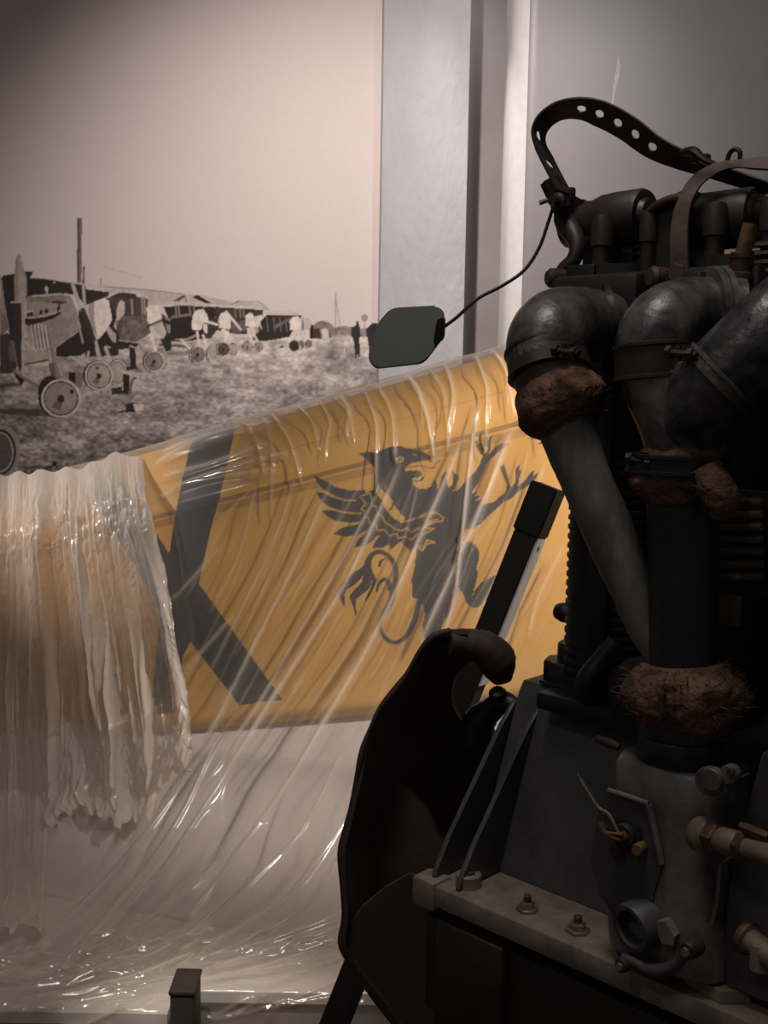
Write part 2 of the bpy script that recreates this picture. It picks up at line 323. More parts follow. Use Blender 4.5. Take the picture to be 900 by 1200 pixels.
# third
pt.poly(B2((120, 195), (240, 176), (368, 195), (368, 250), (362, 330), (385, 400), (300, 452), (200, 440), (150, 300)), (78, 68, 62))
m = pt.mask(B2((200, 300), (370, 300), (380, 395), (300, 450), (190, 432))); pt.c[m] = lin((112, 100, 92))*(.55+.9*n5[m])[:, None]
pt.poly(B2((118, 196), (180, 160), (260, 160), (374, 188), (366, 200), (250, 178), (180, 178)), (206, 192, 182))
for q in (270, 330, 345): pt.line(B2((q, 190), (q+6, 290)), 1.8, (170, 154, 144))
pt.poly(B2((358, 252), (385, 238), (425, 238), (446, 312), (385, 362), (362, 330)), LT); pt.line(B2((360, 365), (450, 325)), 2.4, DM); pt.poly(B2((390, 362), (450, 332), (476, 398), (462, 434), (418, 402)), (190, 176, 166))
pt.poly(B2((446, 290), (470, 300), (500, 335), (502, 500), (474, 512), (440, 440), (462, 432), (476, 398), (450, 332)), (52, 44, 41)); pt.poly(B2((460, 300), (500, 318), (498, 334), (466, 318)), (150, 135, 126)); pt.poly(B2((470, 350), (500, 352), (498, 400), (484, 400)), (150, 135, 126))
pt.poly(B2((175, 445), (310, 462), (300, 490), (170, 500)), (50, 43, 40)); pt.line(B2((265, 482), (358, 528)), 3.6, (180, 166, 156)); pt.line(B2((310, 460), (350, 520)), 2, (150, 136, 127)); pt.line(B2((386, 415), (412, 508)), 4, LT)
pt.poly(B2((258, 485), (292, 488), (300, 596), (262, 600)), (48, 41, 39)); pt.poly(B2((240, 600), (300, 590), (310, 612), (240, 622)), (58, 50, 46))
wheel(B2((448, 562))[0], 8, 12.5, (170, 156, 146), False); wheel(B2((404, 568))[0], 12.2, 12.4, (134, 121, 112))
pt.poly(B2((480, 510), (620, 505), (620, 530), (480, 530)), (120, 106, 98), .7)
# second
pt.poly(A((500, 395), (545, 395), (612, 565), (700, 650), (760, 590), (760, 690), (560, 700), (500, 640)), (54, 46, 43))
pt.poly(A((690, 322), (760, 288), (840, 284), (873, 292), (873, 330), (780, 320)), (64, 56, 52)); pt.line(A((690, 318), (760, 282), (873, 292)), 2, (206, 192, 182))
pt.poly(A((562, 400), (575, 345), (640, 320), (700, 342), (716, 460), (690, 512), (620, 592), (596, 540)), (228, 215, 204)); pt.poly(A((562, 400), (575, 345), (600, 338), (600, 440), (625, 580), (596, 540)), (168, 152, 143))
pt.poly(A((697, 345), (740, 425), (765, 580), (722, 640), (620, 604), (692, 512), (718, 460)), (52, 44, 41)); pt.poly(A((690, 500), (742, 556), (740, 612), (715, 600), (680, 530)), (186, 172, 162))
pt.poly(A((745, 405), (760, 350), (775, 333), (796, 352), (796, 420), (764, 462), (742, 530), (728, 500), (748, 440)), (200, 186, 176)); pt.poly(A((740, 470), (790, 455), (780, 540), (750, 560)), (90, 78, 72), .8)
for a, b, wd in (((606, 585), (640, 725), 4.5), ((676, 640), (716, 765), 4), ((440, 685), (560, 765), 3.4), ((470, 680), (580, 740), 3), ((545, 640), (525, 720), 2.6), ((570, 630), (560, 720), 2.4)): pt.line(A(a, b), wd, (190, 175, 165))
pt.poly(A((478, 800), (522, 800), (522, 905), (478, 905)), (120, 108, 100)); pt.poly(A((440, 800), (480, 800), (480, 870), (440, 850)), D)
wheel(A((752, 800))[0], 10.5, 15, (168, 154, 144), False); wheel(A((634, 820))[0], 16.8, 17.2, (160, 146, 136)); pt.ell(*A((622, 772))[0], 1.7, 1.7, (60, 52, 48))
pt.poly(A((785, 800), (830, 815), (826, 940), (785, 935)), (46, 39, 37)); pt.line(A((835, 930), (845, 850), (870, 835)), 2, (56, 48, 45)); pt.line(A((780, 795), (845, 808)), 3.4, (196, 182, 172)); pt.poly(A((710, 900), (780, 890), (790, 940), (715, 940)), (58, 50, 46))
# nearest biplane
pt.poly(A((360, 640), (520, 525), (600, 560), (610, 640), (500, 695), (360, 698)), (50, 43, 40))
pt.poly(M5((15, 240), (35, 205), (150, 188), (265, 182), (258, 166), (356, 160), (322, 224), (460, 230), (700, 268), (905, 302), (905, 350), (1150, 380), (1150, 420), (900, 520), (800, 410), (640, 392), (300, 430), (240, 480), (220, 900), (110, 900), (70, 640), (38, 420)), (54, 46, 44))
pt.line(M5((322, 226), (460, 232), (700, 270), (905, 302), (1200, 352), (1300, 372)), 1.8, (205, 190, 180)); pt.poly(M5((470, 330), (490, 312), (512, 340), (500, 400), (485, 395)), (200, 186, 176)); pt.ell(*M5((572, 280))[0], 1.4, 1.4, (180, 166, 156))
pt.poly(M5((0, 195), (20, 240), (40, 420), (75, 650), (105, 765), (40, 822), (0, 830)), (156, 142, 134)); pt.poly(M5((0, 560), (60, 640), (105, 765), (40, 822), (0, 850)), (104, 92, 87), .6)
pt.poly(A((0, 560), (55, 545), (110, 740), (100, 805), (0, 805)), (70, 61, 57)); pt.poly(A((60, 590), (90, 600), (110, 740), (60, 720)), (112, 100, 93), .8)
pt.poly(A((170, 315), (400, 296), (452, 312), (490, 400), (520, 512), (505, 532), (352, 640), (215, 652), (160, 480)), (158, 143, 134))
m = pt.mask(A((170, 430), (490, 410), (520, 512), (352, 640), (215, 652))); pt.c[m] *= (.84+.22*n2[m])[:, None]
pt.poly(M5((298, 440), (360, 412), (640, 395), (718, 492), (640, 508), (480, 482), (300, 482)), (134, 120, 112)); pt.poly(M5((470, 482), (640, 470), (716, 492), (640, 508)), (74, 64, 60)); pt.line(M5((340, 425), (640, 400)), 2, (196, 182, 172))
pt.poly(M5((260, 655), (330, 664), (480, 640), (600, 606), (648, 580), (640, 612), (560, 664), (420, 704), (300, 742), (260, 720)), (54, 46, 43)); pt.line(M5((300, 655), (480, 630), (640, 575)), 1.4, (190, 175, 165)); pt.poly(M5((600, 540), (628, 500), (640, 560), (600, 600)), (60, 52, 48))
pt.poly(M5((408, 612), (432, 560), (452, 584), (440, 618)), D); pt.poly(M5((468, 588), (490, 545), (514, 584), (494, 612)), D); pt.poly(M5((250, 570), (350, 572), (352, 610), (270, 605)), (206, 192, 182)); pt.poly(M5((290, 600), (350, 585), (350, 630), (290, 640)), (60, 52, 48))
for q in (328, 366, 404, 442, 480): pt.line(M5((q, 730), (q+20, 880), (q+44, 1030)), 1.8, (204, 190, 180)); pt.line(M5((q+16, 735), (q+36, 880), (q+60, 1030)), 1.2, (104, 92, 86))
pt.line(M5((270, 735), (310, 900), (345, 1060)), 3, (176, 160, 151))
pt.poly(A((150, 665), (290, 650), (332, 708), (250, 732), (150, 748)), (172, 158, 148)); pt.line(A((150, 750), (332, 714)), 2, (70, 61, 57))
for a, b, wd in (((465, 238), (518, 398), 4.2), ((532, 245), (546, 420), 3.2)): pt.line(A(a, b), wd, (190, 176, 166))
pt.line(A((530, 400), (600, 590)), 5, (64, 55, 51)); pt.line(A((500, 480), (530, 610)), 2, (180, 166, 156))
pt.poly(A((75, 352), (140, 352), (136, 870), (112, 750), (82, 550)), (62, 53, 50))
pt.poly(M5((150, 240), (165, 40), (185, -15), (200, -30), (222, 0), (245, 110), (278, 220), (285, 380), (270, 500), (205, 488), (150, 490)), (172, 157, 148)); pt.poly(M5((150, 240), (165, 40), (185, -15), (195, -20), (190, 200), (200, 490), (150, 490)), (140, 126, 118), .7); pt.line(M5((115, 488), (240, 488)), 1.4, (196, 180, 170))
pt.poly(A((138, 350), (160, 350), (158, 700), (152, 870), (136, 870), (142, 600)), (184, 168, 158))
pt.poly(A((300, 648), (346, 640), (362, 740), (392, 832), (345, 842), (312, 740)), (138, 124, 116)); pt.line(A((315, 660), (330, 760), (355, 835)), 2.4, (186, 172, 162)); pt.poly(A((310, 740), (340, 735), (360, 830), (330, 850)), (74, 64, 60), .8)
pt.line(A((100, 795), (275, 900)), 7, (128, 114, 107)); pt.line(A((110, 790), (280, 888)), 2.4, (180, 166, 156)); pt.poly(A((90, 800), (160, 850), (135, 880), (100, 830)), D)
pt.poly(A((0, 870), (130, 862), (140, 885), (0, 895)), (70, 61, 57), .8); pt.poly(A((0, 1035), (180, 1030), (250, 1032), (320, 1080), (180, 1075), (0, 1062)), (66, 57, 53), .85)
pt.ell(*A((320, 920))[0], 14, 18, (52, 44, 41)); wheel(A((392, 965))[0], 23.6, 22.8, (146, 132, 123)); pt.ell(*A((460, 922))[0], 2.7, 2.7, (44, 37, 35))
pt.poly(A((800, 1002), (862, 990), (866, 1052), (806, 1056)), (48, 41, 39)); pt.poly(M4((780, 370), (840, 368), (842, 404), (792, 412)), (198, 184, 174)); pt.poly(M4((690, 408), (735, 405), (740, 415), (700, 418)), (66, 57, 53))
pt.ell(*M4((4, 645))[0], 23, 31, (150, 138, 131)); pt.ell(*M4((2, 648))[0], 18.5, 26.5, (48, 42, 40)); pt.ell(*M4((0, 650))[0], 16, 24, (166, 152, 144)); pt.ell(*M4((-2, 650))[0], 14.5, 22, (92, 83, 79)); pt.poly(M4((305, 705), (328, 702), (330, 732), (305, 735)), D)
pt.poly(M4((100, 735), (305, 728), (305, 740), (120, 745)), (66, 58, 54), .8)
gtone = (.86+.28*noise2(ny, nx, 90, 120).ravel()); fm = py > 255; sk = np.abs(pt.c[:, 0]-lin(SKY)[0]) < 1e-4
pt.c[fm & ~sk] *= gtone[fm & ~sk][:, None]
Cg = pt.c.reshape(ny, nx, 3)
for _ in range(1):
    Cg[1:-1] = .12*Cg[:-2]+.76*Cg[1:-1]+.12*Cg[2:]; Cg[:, 1:-1] = .12*Cg[:, :-2]+.76*Cg[:, 1:-1]+.12*Cg[:, 2:]
pt.c = Cg.reshape(-1, 3)
me = grid_mesh('photo_mural', P, ny, nx, np.clip(pt.c, 0, 1))
mural = link('photo_mural', me, mat_attr('mural_print', .7, 40, .04, .25, .02), None)
sm = mural.modifiers.new('thick', 'SOLIDIFY'); sm.thickness = .012; sm.offset = 1 if False else -1
tag(mural, 'sepia photo mural on the wall, row of parked biplanes on a grass airfield', 'mural')

# ------------------------------------------------------------------ display platform
M_board = mat('white_platform_board', (214, 206, 198), (206, 197, 188), .7, scale=4)
M_fascia = mat('maroon_platform_fascia', (104, 58, 52), (92, 50, 44), .8, scale=10)
M_fascia2 = mat('beige_platform_fascia', (150, 138, 124), (140, 128, 114), .8, scale=10)
def platform(name, x0, x1, y0, y1, fm, label):
    t = thing(name, label, 'platform', ((x0+x1)/2, (y0+y1)/2, 0), 0, 'display platforms under the aeroplane')
    bm = NB(); box(bm, (x0-t.location.x, y0-t.location.y, .072), (x1-t.location.x, y1-t.location.y, .1)); obj('top_board', bm, M_board, t)
    bm = NB(); box(bm, (x0-t.location.x, y0+.012-t.location.y, 0), (x1-t.location.x, y1-t.location.y, .072)); obj('fascia', bm, fm, t, smooth=False)
    return t
platform('display_platform', -3.2, -.50, 2.475, 5.34, M_fascia, 'white platform with a maroon front, left of the dark wooden block')
platform('display_platform', -.5, 2.6, 2.575, 4.98, M_fascia2, 'white platform with a beige front, right of the dark wooden block')
M_dwood = mat('dark_block_wood', (58, 48, 38), (38, 31, 25), .7, scale=9, stretch=(1, 6, 1))
b = thing('wooden_block', 'dark wooden block at the joint of the two white platforms', 'block', (-.452, 2.455, 0))
bm = NB(); box(bm, (-.028, -.05, 0), (.028, .05, .188), .006); obj('block_body', bm, M_dwood, b)
bm = NB(); box(bm, (-.031, -.053, .188), (.031, .053, .2), .004); obj('block_cap', bm, M_dwood, b)

# ------------------------------------------------------------------ aircraft fuselage
def ys(X): return 3.7 - (X+1.31)*.3236
def zd(X): return .997 + (X+1.307)*.2956
def zb(X): return .376 + (X+1.321)*.2073
fx = np.concatenate([np.linspace(-2.3, -1.36, 30)[:-1], np.linspace(-1.36, .62, 640), np.linspace(.62, 1.6, 20)[1:]])
prof = []   # (fraction type)
nv_belly, nv_side, nv_deck = 26, 210, 90
rows = []
for k in range(nv_belly):            # rounded underside from centre to side
    a = math.pi/2*k/nv_belly; rows.append(('b', a))
for k in range(nv_side): rows.append(('s', k/nv_side))
for k in range(nv_deck+1): rows.append(('d', k/nv_deck))
for k in range(1, 12): rows.append(('r', k/11))
PP = []
nrm = np.array([math.sin(math.atan(.3236)), math.cos(math.atan(.3236))])   # horizontal inward normal (x,y) of the side
for kind, t in rows:
    Y = ys(fx); D_ = zd(fx); B_ = zb(fx)
    if kind == 'b': q = .12*(1-math.sin(t)) ; hz = B_ + .06*(1-math.sin(t)) - .06 - .0*q; inn = .10*(1-math.sin(t)); hz = B_ - .07*math.cos(t)
    elif kind == 's': inn = 0*fx; hz = B_ + (D_-B_)*t
    elif kind == 'd': inn = .03*t + .14*t**2.0; hz = D_ + .225*(t**.9)*(1-.08*t)+.017*t
    else: inn = .17+.30*t; hz = D_ + .225-.14*t*t
    inn = inn+0*fx
    PP.append(np.stack([fx+nrm[0]*inn*.3, Y+inn, hz], 1))
P = np.concatenate(PP); ny = len(rows); nx = len(fx); px, py = proj(P)
YEL = (208, 158, 76); BLK = (46, 47, 52)
pt = Paint(px, py, YEL)
kk = np.repeat(np.array([r[0] for r in rows]), nx); tt = np.repeat(np.array([r[1] for r in rows], float), nx)
# cloth panel seams
fade = noise2(ny, nx, 5, 9).ravel(); pt.c *= (.94+.12*fade)[:, None]
e = (kk == 'd') & (tt < .035); pt.c[e] = lin((150, 110, 52))
e = (kk == 'd') & (tt > .42) & (tt < .44); pt.c[e] = lin((194, 146, 68))
e = (kk == 's') & (tt > .955) & (tt < .99); pt.c[e] = lin((178, 132, 62))
# diagonal black cross band
pt.poly([(272, 518), (276, 500), (226, 510), (214, 560), (206, 600), (196, 664), (190, 700), (184, 760), (176, 838), (206, 834), (214, 770), (223, 752), (280, 826), (331, 820), (233, 684), (247, 620), (258, 580), (266, 548)], BLK)
pt.poly([(100, 556), (136, 548), (150, 575), (206, 660), (232, 684), (214, 740), (196, 728), (150, 650), (118, 600)], BLK)
# rampant winged beast emblem
EA = TR(360, 510, 6); EB = TR(490, 500, 6); EC = TR(390, 630, 7.5); ED = TR(470, 620, 6)
body = EA((365, 128), (440, 115), (490, 125), (530, 100), (580, 82), (650, 75), (710, 90), (780, 105), (830, 120), (865, 150), (876, 192), (850, 176), (800, 178), (740, 190), (705, 212), (686, 238), (700, 252), (760, 247), (800, 252), (812, 280), (775, 300), (742, 302), (742, 320), (790, 314), (826, 285), (815, 315), (780, 328), (735, 325), (750, 350), (770, 368), (800, 380)) + \
    EB((0, 430), (50, 440), (95, 420), (115, 368), (135, 405), (130, 442), (150, 425), (165, 350), (185, 318), (216, 318), (195, 350), (205, 400), (212, 430), (240, 405), (248, 360), (235, 308), (258, 325), (288, 360), (270, 400), (240, 460), (272, 450), (300, 425), (350, 368), (400, 318), (435, 260), (455, 205), (435, 190), (410, 140), (400, 90), (422, 118), (428, 60), (442, 48), (440, 100), (460, 150), (463, 185), (480, 190), (485, 150), (470, 100), (480, 52), (490, 95), (508, 62), (524, 55), (510, 110), (512, 160), (495, 195), (550, 140), (590, 112), (640, 120), (602, 150), (555, 186), (495, 240), (478, 264), (450, 330), (430, 390), (400, 430), (375, 465), (420, 460), (390, 490), (440, 486), (405, 520), (466, 514), (430, 545), (475, 545), (530, 530), (610, 465), (625, 410), (590, 330), (566, 258), (586, 285), (602, 258), (622, 320), (640, 390), (655, 425), (680, 390), (690, 290), (716, 264), (708, 305), (730, 298), (710, 360), (700, 420), (760, 370), (790, 320), (820, 308), (805, 350), (850, 318), (830, 362), (790, 402), (700, 460), (660, 500), (590, 542), (500, 622), (440, 682), (390, 717), (340, 727), (300, 712), (345, 740), (290, 747), (340, 765), (285, 777), (340, 792), (290, 802)) + \
    ED((385, 165), (430, 100), (480, 88), (520, 108), (547, 150), (550, 210), (530, 270), (540, 320), (520, 400), (508, 450), (500, 480), (520, 425), (560, 378), (610, 353), (660, 323), (684, 347), (662, 372), (690, 375), (667, 400), (694, 405), (672, 430), (690, 447), (662, 460), (680, 487), (647, 480), (656, 506), (620, 495), (590, 500), (570, 532), (530, 554), (490, 550), (460, 522), (440, 462), (402, 410), (385, 480), (352, 580), (302, 640), (270, 745), (165, 772), (150, 680), (170, 600), (160, 540), (130, 500), (82, 480), (74, 350), (100, 250), (105, 130)) + \
    EA((765, 780), (720, 812), (690, 780), (655, 745), (590, 805), (575, 760), (480, 690), (400, 620), (370, 520), (365, 440), (400, 410), (465, 385), (470, 350), (465, 290), (482, 242), (440, 190))
pt.poly(body, BLK)
for q in (EA((40, 278), (110, 312), (200, 365), (300, 388), (410, 385), (400, 460), (270, 452), (200, 430), (110, 378), (75, 342)), EA((62, 398), (110, 405), (180, 438), (262, 464), (400, 460), (400, 545), (340, 546), (250, 535), (160, 505), (100, 465)), EA((98, 535), (160, 525), (260, 546), (400, 556), (420, 600), (350, 612), (280, 614), (200, 602), (140, 572)), EA((182, 692), (250, 650), (350, 630), (420, 600), (450, 650), (400, 682), (330, 707), (260, 714), (215, 702)), EA((333, 787), (360, 730), (420, 680), (470, 640), (510, 690), (450, 752), (400, 782)), EA((458, 797), (480, 740), (530, 690), (590, 710), (600, 750), (540, 787))): pt.poly(q, BLK)
Yl = (208, 158, 76)
pt.poly(EA((500, 345), (478, 392), (520, 452), (560, 532), (620, 592), (665, 612), (688, 585), (620, 505), (568, 420), (512, 372)), Yl); pt.line(EA((548, 350), (580, 410), (604, 450), (596, 510), (578, 526)), 2.2, BLK); pt.line(EA((546, 350), (570, 420), (600, 470)), 1.1, Yl)
for q in (EA((130, 400), (200, 436), (266, 458)), EA((150, 515), (260, 542), (350, 550))): pt.line(q, 1.6, Yl)
for q in (EA((430, 408), (372, 432), (400, 462), (415, 482), (378, 517), (410, 542), (395, 572), (432, 582), (440, 622), (490, 632), (485, 667), (545, 667), (580, 707), (630, 692), (640, 727), (690, 712), (735, 737), (780, 692), (810, 702), (895, 655)) + EB((30, 712), (75, 690), (120, 672), (172, 665), (178, 640)),
          EA((440, 405), (455, 450), (452, 490), (485, 502), (490, 547), (530, 572), (545, 612), (590, 637), (620, 662), (665, 672), (700, 652), (735, 682), (780, 652), (800, 662), (830, 632), (880, 612)) + EB((60, 672), (105, 662), (140, 650)), EA((765, 775), (815, 812), (850, 740), (895, 750)) + EB((0, 850), (28, 872), (60, 795), (118, 820))): pt.line(q, 1.3, Yl, smooth=False)
pt.line(EA((660, 612), (780, 582), (895, 548)) + EB((0, 640), (60, 608), (120, 603), (176, 640)), 1.4, Yl)
pt.ell(*EA((651, 172))[0], 4.8, 3.8, Yl); pt.ell(*EA((653, 172))[0], 2.8, 2.4, BLK); pt.ell(*EA((653, 172))[0], 1, 1, Yl)
pt.line(EA((695, 228), (740, 212), (800, 205), (845, 190)), 1.4, Yl); pt.line(EA((700, 225), (800, 215), (860, 232), (895, 226)) + EB((120, 265), (155, 236)), 1.1, BLK); pt.line(EA((742, 132), (770, 140)), 1, Yl)
pt.line(ED((378, 285), (388, 330), (402, 390)), 1.6, Yl)
pt.line(EC((770, 540), (740, 640), (720, 720), (665, 835), (600, 905), (520, 920), (448, 865), (415, 780), (440, 680), (500, 580), (530, 480), (552, 380), (552, 280), (525, 205), (465, 145), (400, 125), (335, 160), (305, 220)), [7, 7, 7, 6, 5, 5, 4.6, 4.4, 5, 7, 8, 6.5, 6.5, 6, 5, 5, 6, 7], BLK)
pt.poly(EC((300, 190), (260, 258), (180, 308), (90, 388), (52, 460), (60, 530), (102, 612), (105, 560), (100, 500), (120, 460), (180, 420), (240, 372), (265, 340), (250, 400), (200, 450), (150, 510), (155, 560), (185, 620), (195, 695), (208, 660), (200, 580), (206, 540), (260, 500), (320, 450), (345, 380), (340, 430), (310, 490), (276, 572), (300, 550), (350, 465), (388, 372), (347, 290), (337, 220), (352, 175)), BLK)
pt.line(EC((385, 475), (405, 410), (450, 368), (490, 395), (500, 450)), [2.5, 5, 6], BLK); pt.line(EC((410, 245), (425, 205), (462, 185)), [4, 3, 1.5], BLK)
pt.line([(541, 770), (556, 778), (560, 790), (548, 806)], 6, BLK)
root = thing('aircraft_fuselage', 'yellow aeroplane fuselage with black cross band and winged beast emblem, under clear plastic', 'aeroplane', (-.3, 3.5, .9))
def shift(P): return P - np.array([-.3, 3.5, .9])
split = nv_belly+nv_side
M_fus = mat_attr('doped_yellow_cloth', .55, 300, .06, .35, .06)
me = grid_mesh('side_skin', shift(P[:(split+1)*nx]), split+1, nx, pt.c[:(split+1)*nx]); link('side_skin', me, M_fus, root)
me = grid_mesh('turtle_deck', shift(P[split*nx:]), ny-split, nx, pt.c[split*nx:]); link('turtle_deck', me, M_fus, root)
# far side and underside close the body
M_yel = mat('plain_yellow_cloth', YEL, (200, 150, 70), .55, scale=5)
bm = NB(); pr = []
for X_ in (-2.3, 1.6):
    Y_ = ys(X_); D_ = zd(X_); B_ = zb(X_)
    pr.append([bm.verts.new(Vector(v)-root.location) for v in ((X_, Y_+.10, B_-.07), (X_, Y_+.58, B_-.03), (X_, Y_+.60, D_-.03), (X_, Y_+.47, D_+.085))])
for k in range(3): bm.faces.new((pr[0][k], pr[1][k], pr[1][k+1], pr[0][k+1]))
obj('far_side', bm, M_yel, root)
M_iron = mat('black_painted_steel', (30, 29, 29), (22, 21, 21), .45, .3, scale=14)
# white coved plinth that carries the fuselage
pl_t = thing('display_plinth', 'white coved plinth under the yellow fuselage, behind the clear plastic', 'plinth', (-.3, 3.5, .1)); po = Vector(pl_t.location)
M_pl = mat('white_plinth_paint', (206, 194, 190), (199, 187, 183), .6, scale=3)
nxp = 60; sxp = np.linspace(-2.25, 1.55, nxp); PR = []
for k in range(12): PR.append(np.stack([sxp, ys(sxp)+.05-.004*k, zb(sxp)-.055-(zb(sxp)-.055-.42)*k/11], 1))
for k in range(1, 25):
    a = math.pi/2*k/24; PR.append(np.stack([sxp, ys(sxp)+.006-.52*(1-math.cos(a))**1.0, .1015+.3185*(1-math.sin(a))**1.15+0*sxp], 1))
link('front_cove', grid_mesh('front_cove', np.concatenate(PR[::-1])-np.array(po), len(PR), nxp), M_pl, pl_t)
bm = NB(); a_ = []
for X_ in (-2.25, 1.55):
    a_.append([bm.verts.new(Vector(v)-po) for v in ((X_, ys(X_)+.05, .1), (X_, ys(X_)+.05, zb(X_)-.055), (X_, ys(X_)+.09, zb(X_)-.072), (X_, ys(X_)+.5, zb(X_)-.072), (X_, ys(X_)+.5, .1))])
for k in range(5): bm.faces.new((a_[0][k], a_[1][k], a_[1][(k+1) % 5], a_[0][(k+1) % 5]))
bm.faces.new(a_[0]); bm.faces.new(a_[1]); obj('plinth_body', bm, M_pl, pl_t, smooth=False)

# ------------------------------------------------------------------ clear plastic film
def film_mat(name, haze, edge, tint=(238, 228, 216), gloss=.07, grough=.16):
    m = bpy.data.materials.new(name); m.use_nodes = True; nt = m.node_tree; nt.nodes.clear(); N = nt.nodes.new; L = nt.links.new
    out = N('ShaderNodeOutputMaterial'); tr = N('ShaderNodeBsdfTransparent'); df = N('ShaderNodeBsdfDiffuse'); tl = N('ShaderNodeBsdfTranslucent'); gl = N('ShaderNodeBsdfGlossy')
    c = (*lin(tint), 1)
    df.inputs[0].default_value = c; tl.inputs[0].default_value = c; gl.inputs['Roughness'].default_value = grough; gl.inputs[0].default_value = (1, 1, 1, 1)
    at_ = N('ShaderNodeAttribute'); at_.attribute_name = 'layers'
    lw = N('ShaderNodeLayerWeight'); lw.inputs[0].default_value = .5; p5 = N('ShaderNodeMath'); p5.operation = 'POWER'; p5.inputs[1].default_value = 5; L(lw.outputs['Facing'], p5.inputs[0]); fr = N('ShaderNodeMath'); fr.operation = 'MULTIPLY_ADD'; fr.inputs[1].default_value = .5; fr.inputs[2].default_value = gloss; L(p5.outputs[0], fr.inputs[0])
    pw = N('ShaderNodeMath'); pw.operation = 'POWER'; pw.inputs[1].default_value = 2.5; L(lw.outputs['Facing'], pw.inputs[0])
    ml = N('ShaderNodeMath'); ml.operation = 'MULTIPLY_ADD'; ml.inputs[1].default_value = edge; ml.inputs[2].default_value = haze; L(pw.outputs[0], ml.inputs[0])
    m2 = N('ShaderNodeMath'); m2.operation = 'MULTIPLY'; m2.use_clamp = True; L(ml.outputs[0], m2.inputs[0]); L(at_.outputs['Fac'], m2.inputs[1])
    mix0 = N('ShaderNodeMixShader'); mix0.inputs[0].default_value = .4; L(df.outputs[0], mix0.inputs[1]); L(tl.outputs[0], mix0.inputs[2])
    mix1 = N('ShaderNodeMixShader'); L(m2.outputs[0], mix1.inputs[0]); L(tr.outputs[0], mix1.inputs[1]); L(mix0.outputs[0], mix1.inputs[2])
    mix2 = N('ShaderNodeMixShader'); L(fr.outputs[0], mix2.inputs[0]); L(mix1.outputs[0], mix2.inputs[1]); L(gl.outputs[0], mix2.inputs[2]); L(mix2.outputs[0], out.inputs[0])
    return m
def film_grid(name, P, ny, nx, layers, m):
    me = grid_mesh(name, P, ny, nx); a = me.attributes.new('layers', 'FLOAT', 'POINT'); a.data.foreach_set('value', layers.astype(np.float32).ravel())
    return link(name, me, m)
def ridge(d, wd): return np.exp(-np.abs(d/wd)**1.3)

# main sheet: over the ridge, down the side, out to the platform
NX, NY = 860, 520
sx = np.linspace(-2.2, 1.25, NX)
xx = np.clip(sx, -2.3, 1.6); Y = ys(xx); D_ = zd(xx); B_ = zb(xx)
def pp(y, z): return np.stack([y+0*sx, z+0*sx], 1)
front = 2.475 + .10/(1+np.exp(-(sx+.485)/.012)); foot = front + .13 + .03*np.sin(sx*2.3)
key = [pp(Y+.50, D_+.04), pp(Y+.36, D_+.185), pp(Y+.19, D_+.243), pp(Y+.08, D_+.185), pp(Y-.014, D_+.03), pp(Y-.028, D_*.6+B_*.4), pp(Y-.05, B_+.10), pp(Y*.62+foot*.38-.02, B_*.52+.02), pp(foot+.06, .14), pp(foot-.05, .115), pp(front-.006, .108), pp(front-.04, .02)]
key = np.array(key)                      # K,NX,2
Ls = np.concatenate([[0], np.cumsum(np.linalg.norm(np.diff(key, axis=0), axis=2).mean(1))])
tv = np.concatenate([np.linspace(0, Ls[2], 40)[:-1], np.linspace(Ls[2], Ls[-1], NY-39)])
base = np.zeros((NY, NX, 2))
Kp = np.concatenate([key[:1]*2-key[1:2], key, key[-1:]*2-key[-2:-1]])
for j, t in enumerate(tv):
    k = min(np.searchsorted(Ls, t, 'right')-1, len(Ls)-2); f = (t-Ls[k])/(Ls[k+1]-Ls[k])
    p0, p1, p2, p3 = Kp[k], Kp[k+1], Kp[k+2], Kp[k+3]
    cr = .5*((2*p1)+(-p0+p2)*f+(2*p0-5*p1+4*p2-p3)*f*f+(-p0+3*p1-3*p2+p3)*f**3); ln = p1+(p2-p1)*f
    base[j] = ln*.5+cr*.5
AX, BT = np.meshgrid(sx, tv-Ls[2])       # BT = 0 on the ridge, ~.24 deck edge
P = np.stack([AX, base[..., 0], base[..., 1]], 2)
dA = np.gradient(P, axis=1); dB = np.gradient(P, axis=0); Nn = np.cross(dA, dB); Nn /= np.linalg.norm(Nn, axis=2, keepdims=True)+1e-9
Nn *= np.sign(-(Nn[..., 1:2])+1e-9)      # outwards, towards the room
ppx, ppy = proj(P.reshape(-1, 3)); ppx = ppx.reshape(NY, NX); ppy = ppy.reshape(NY, NX)
H = np.zeros((NY, NX)); LAY = np.ones((NY, NX))
H += .016*(noise2(NY, NX, 7, 22)-.5) + .004*(noise2(NY, NX, 24, 60)-.5)
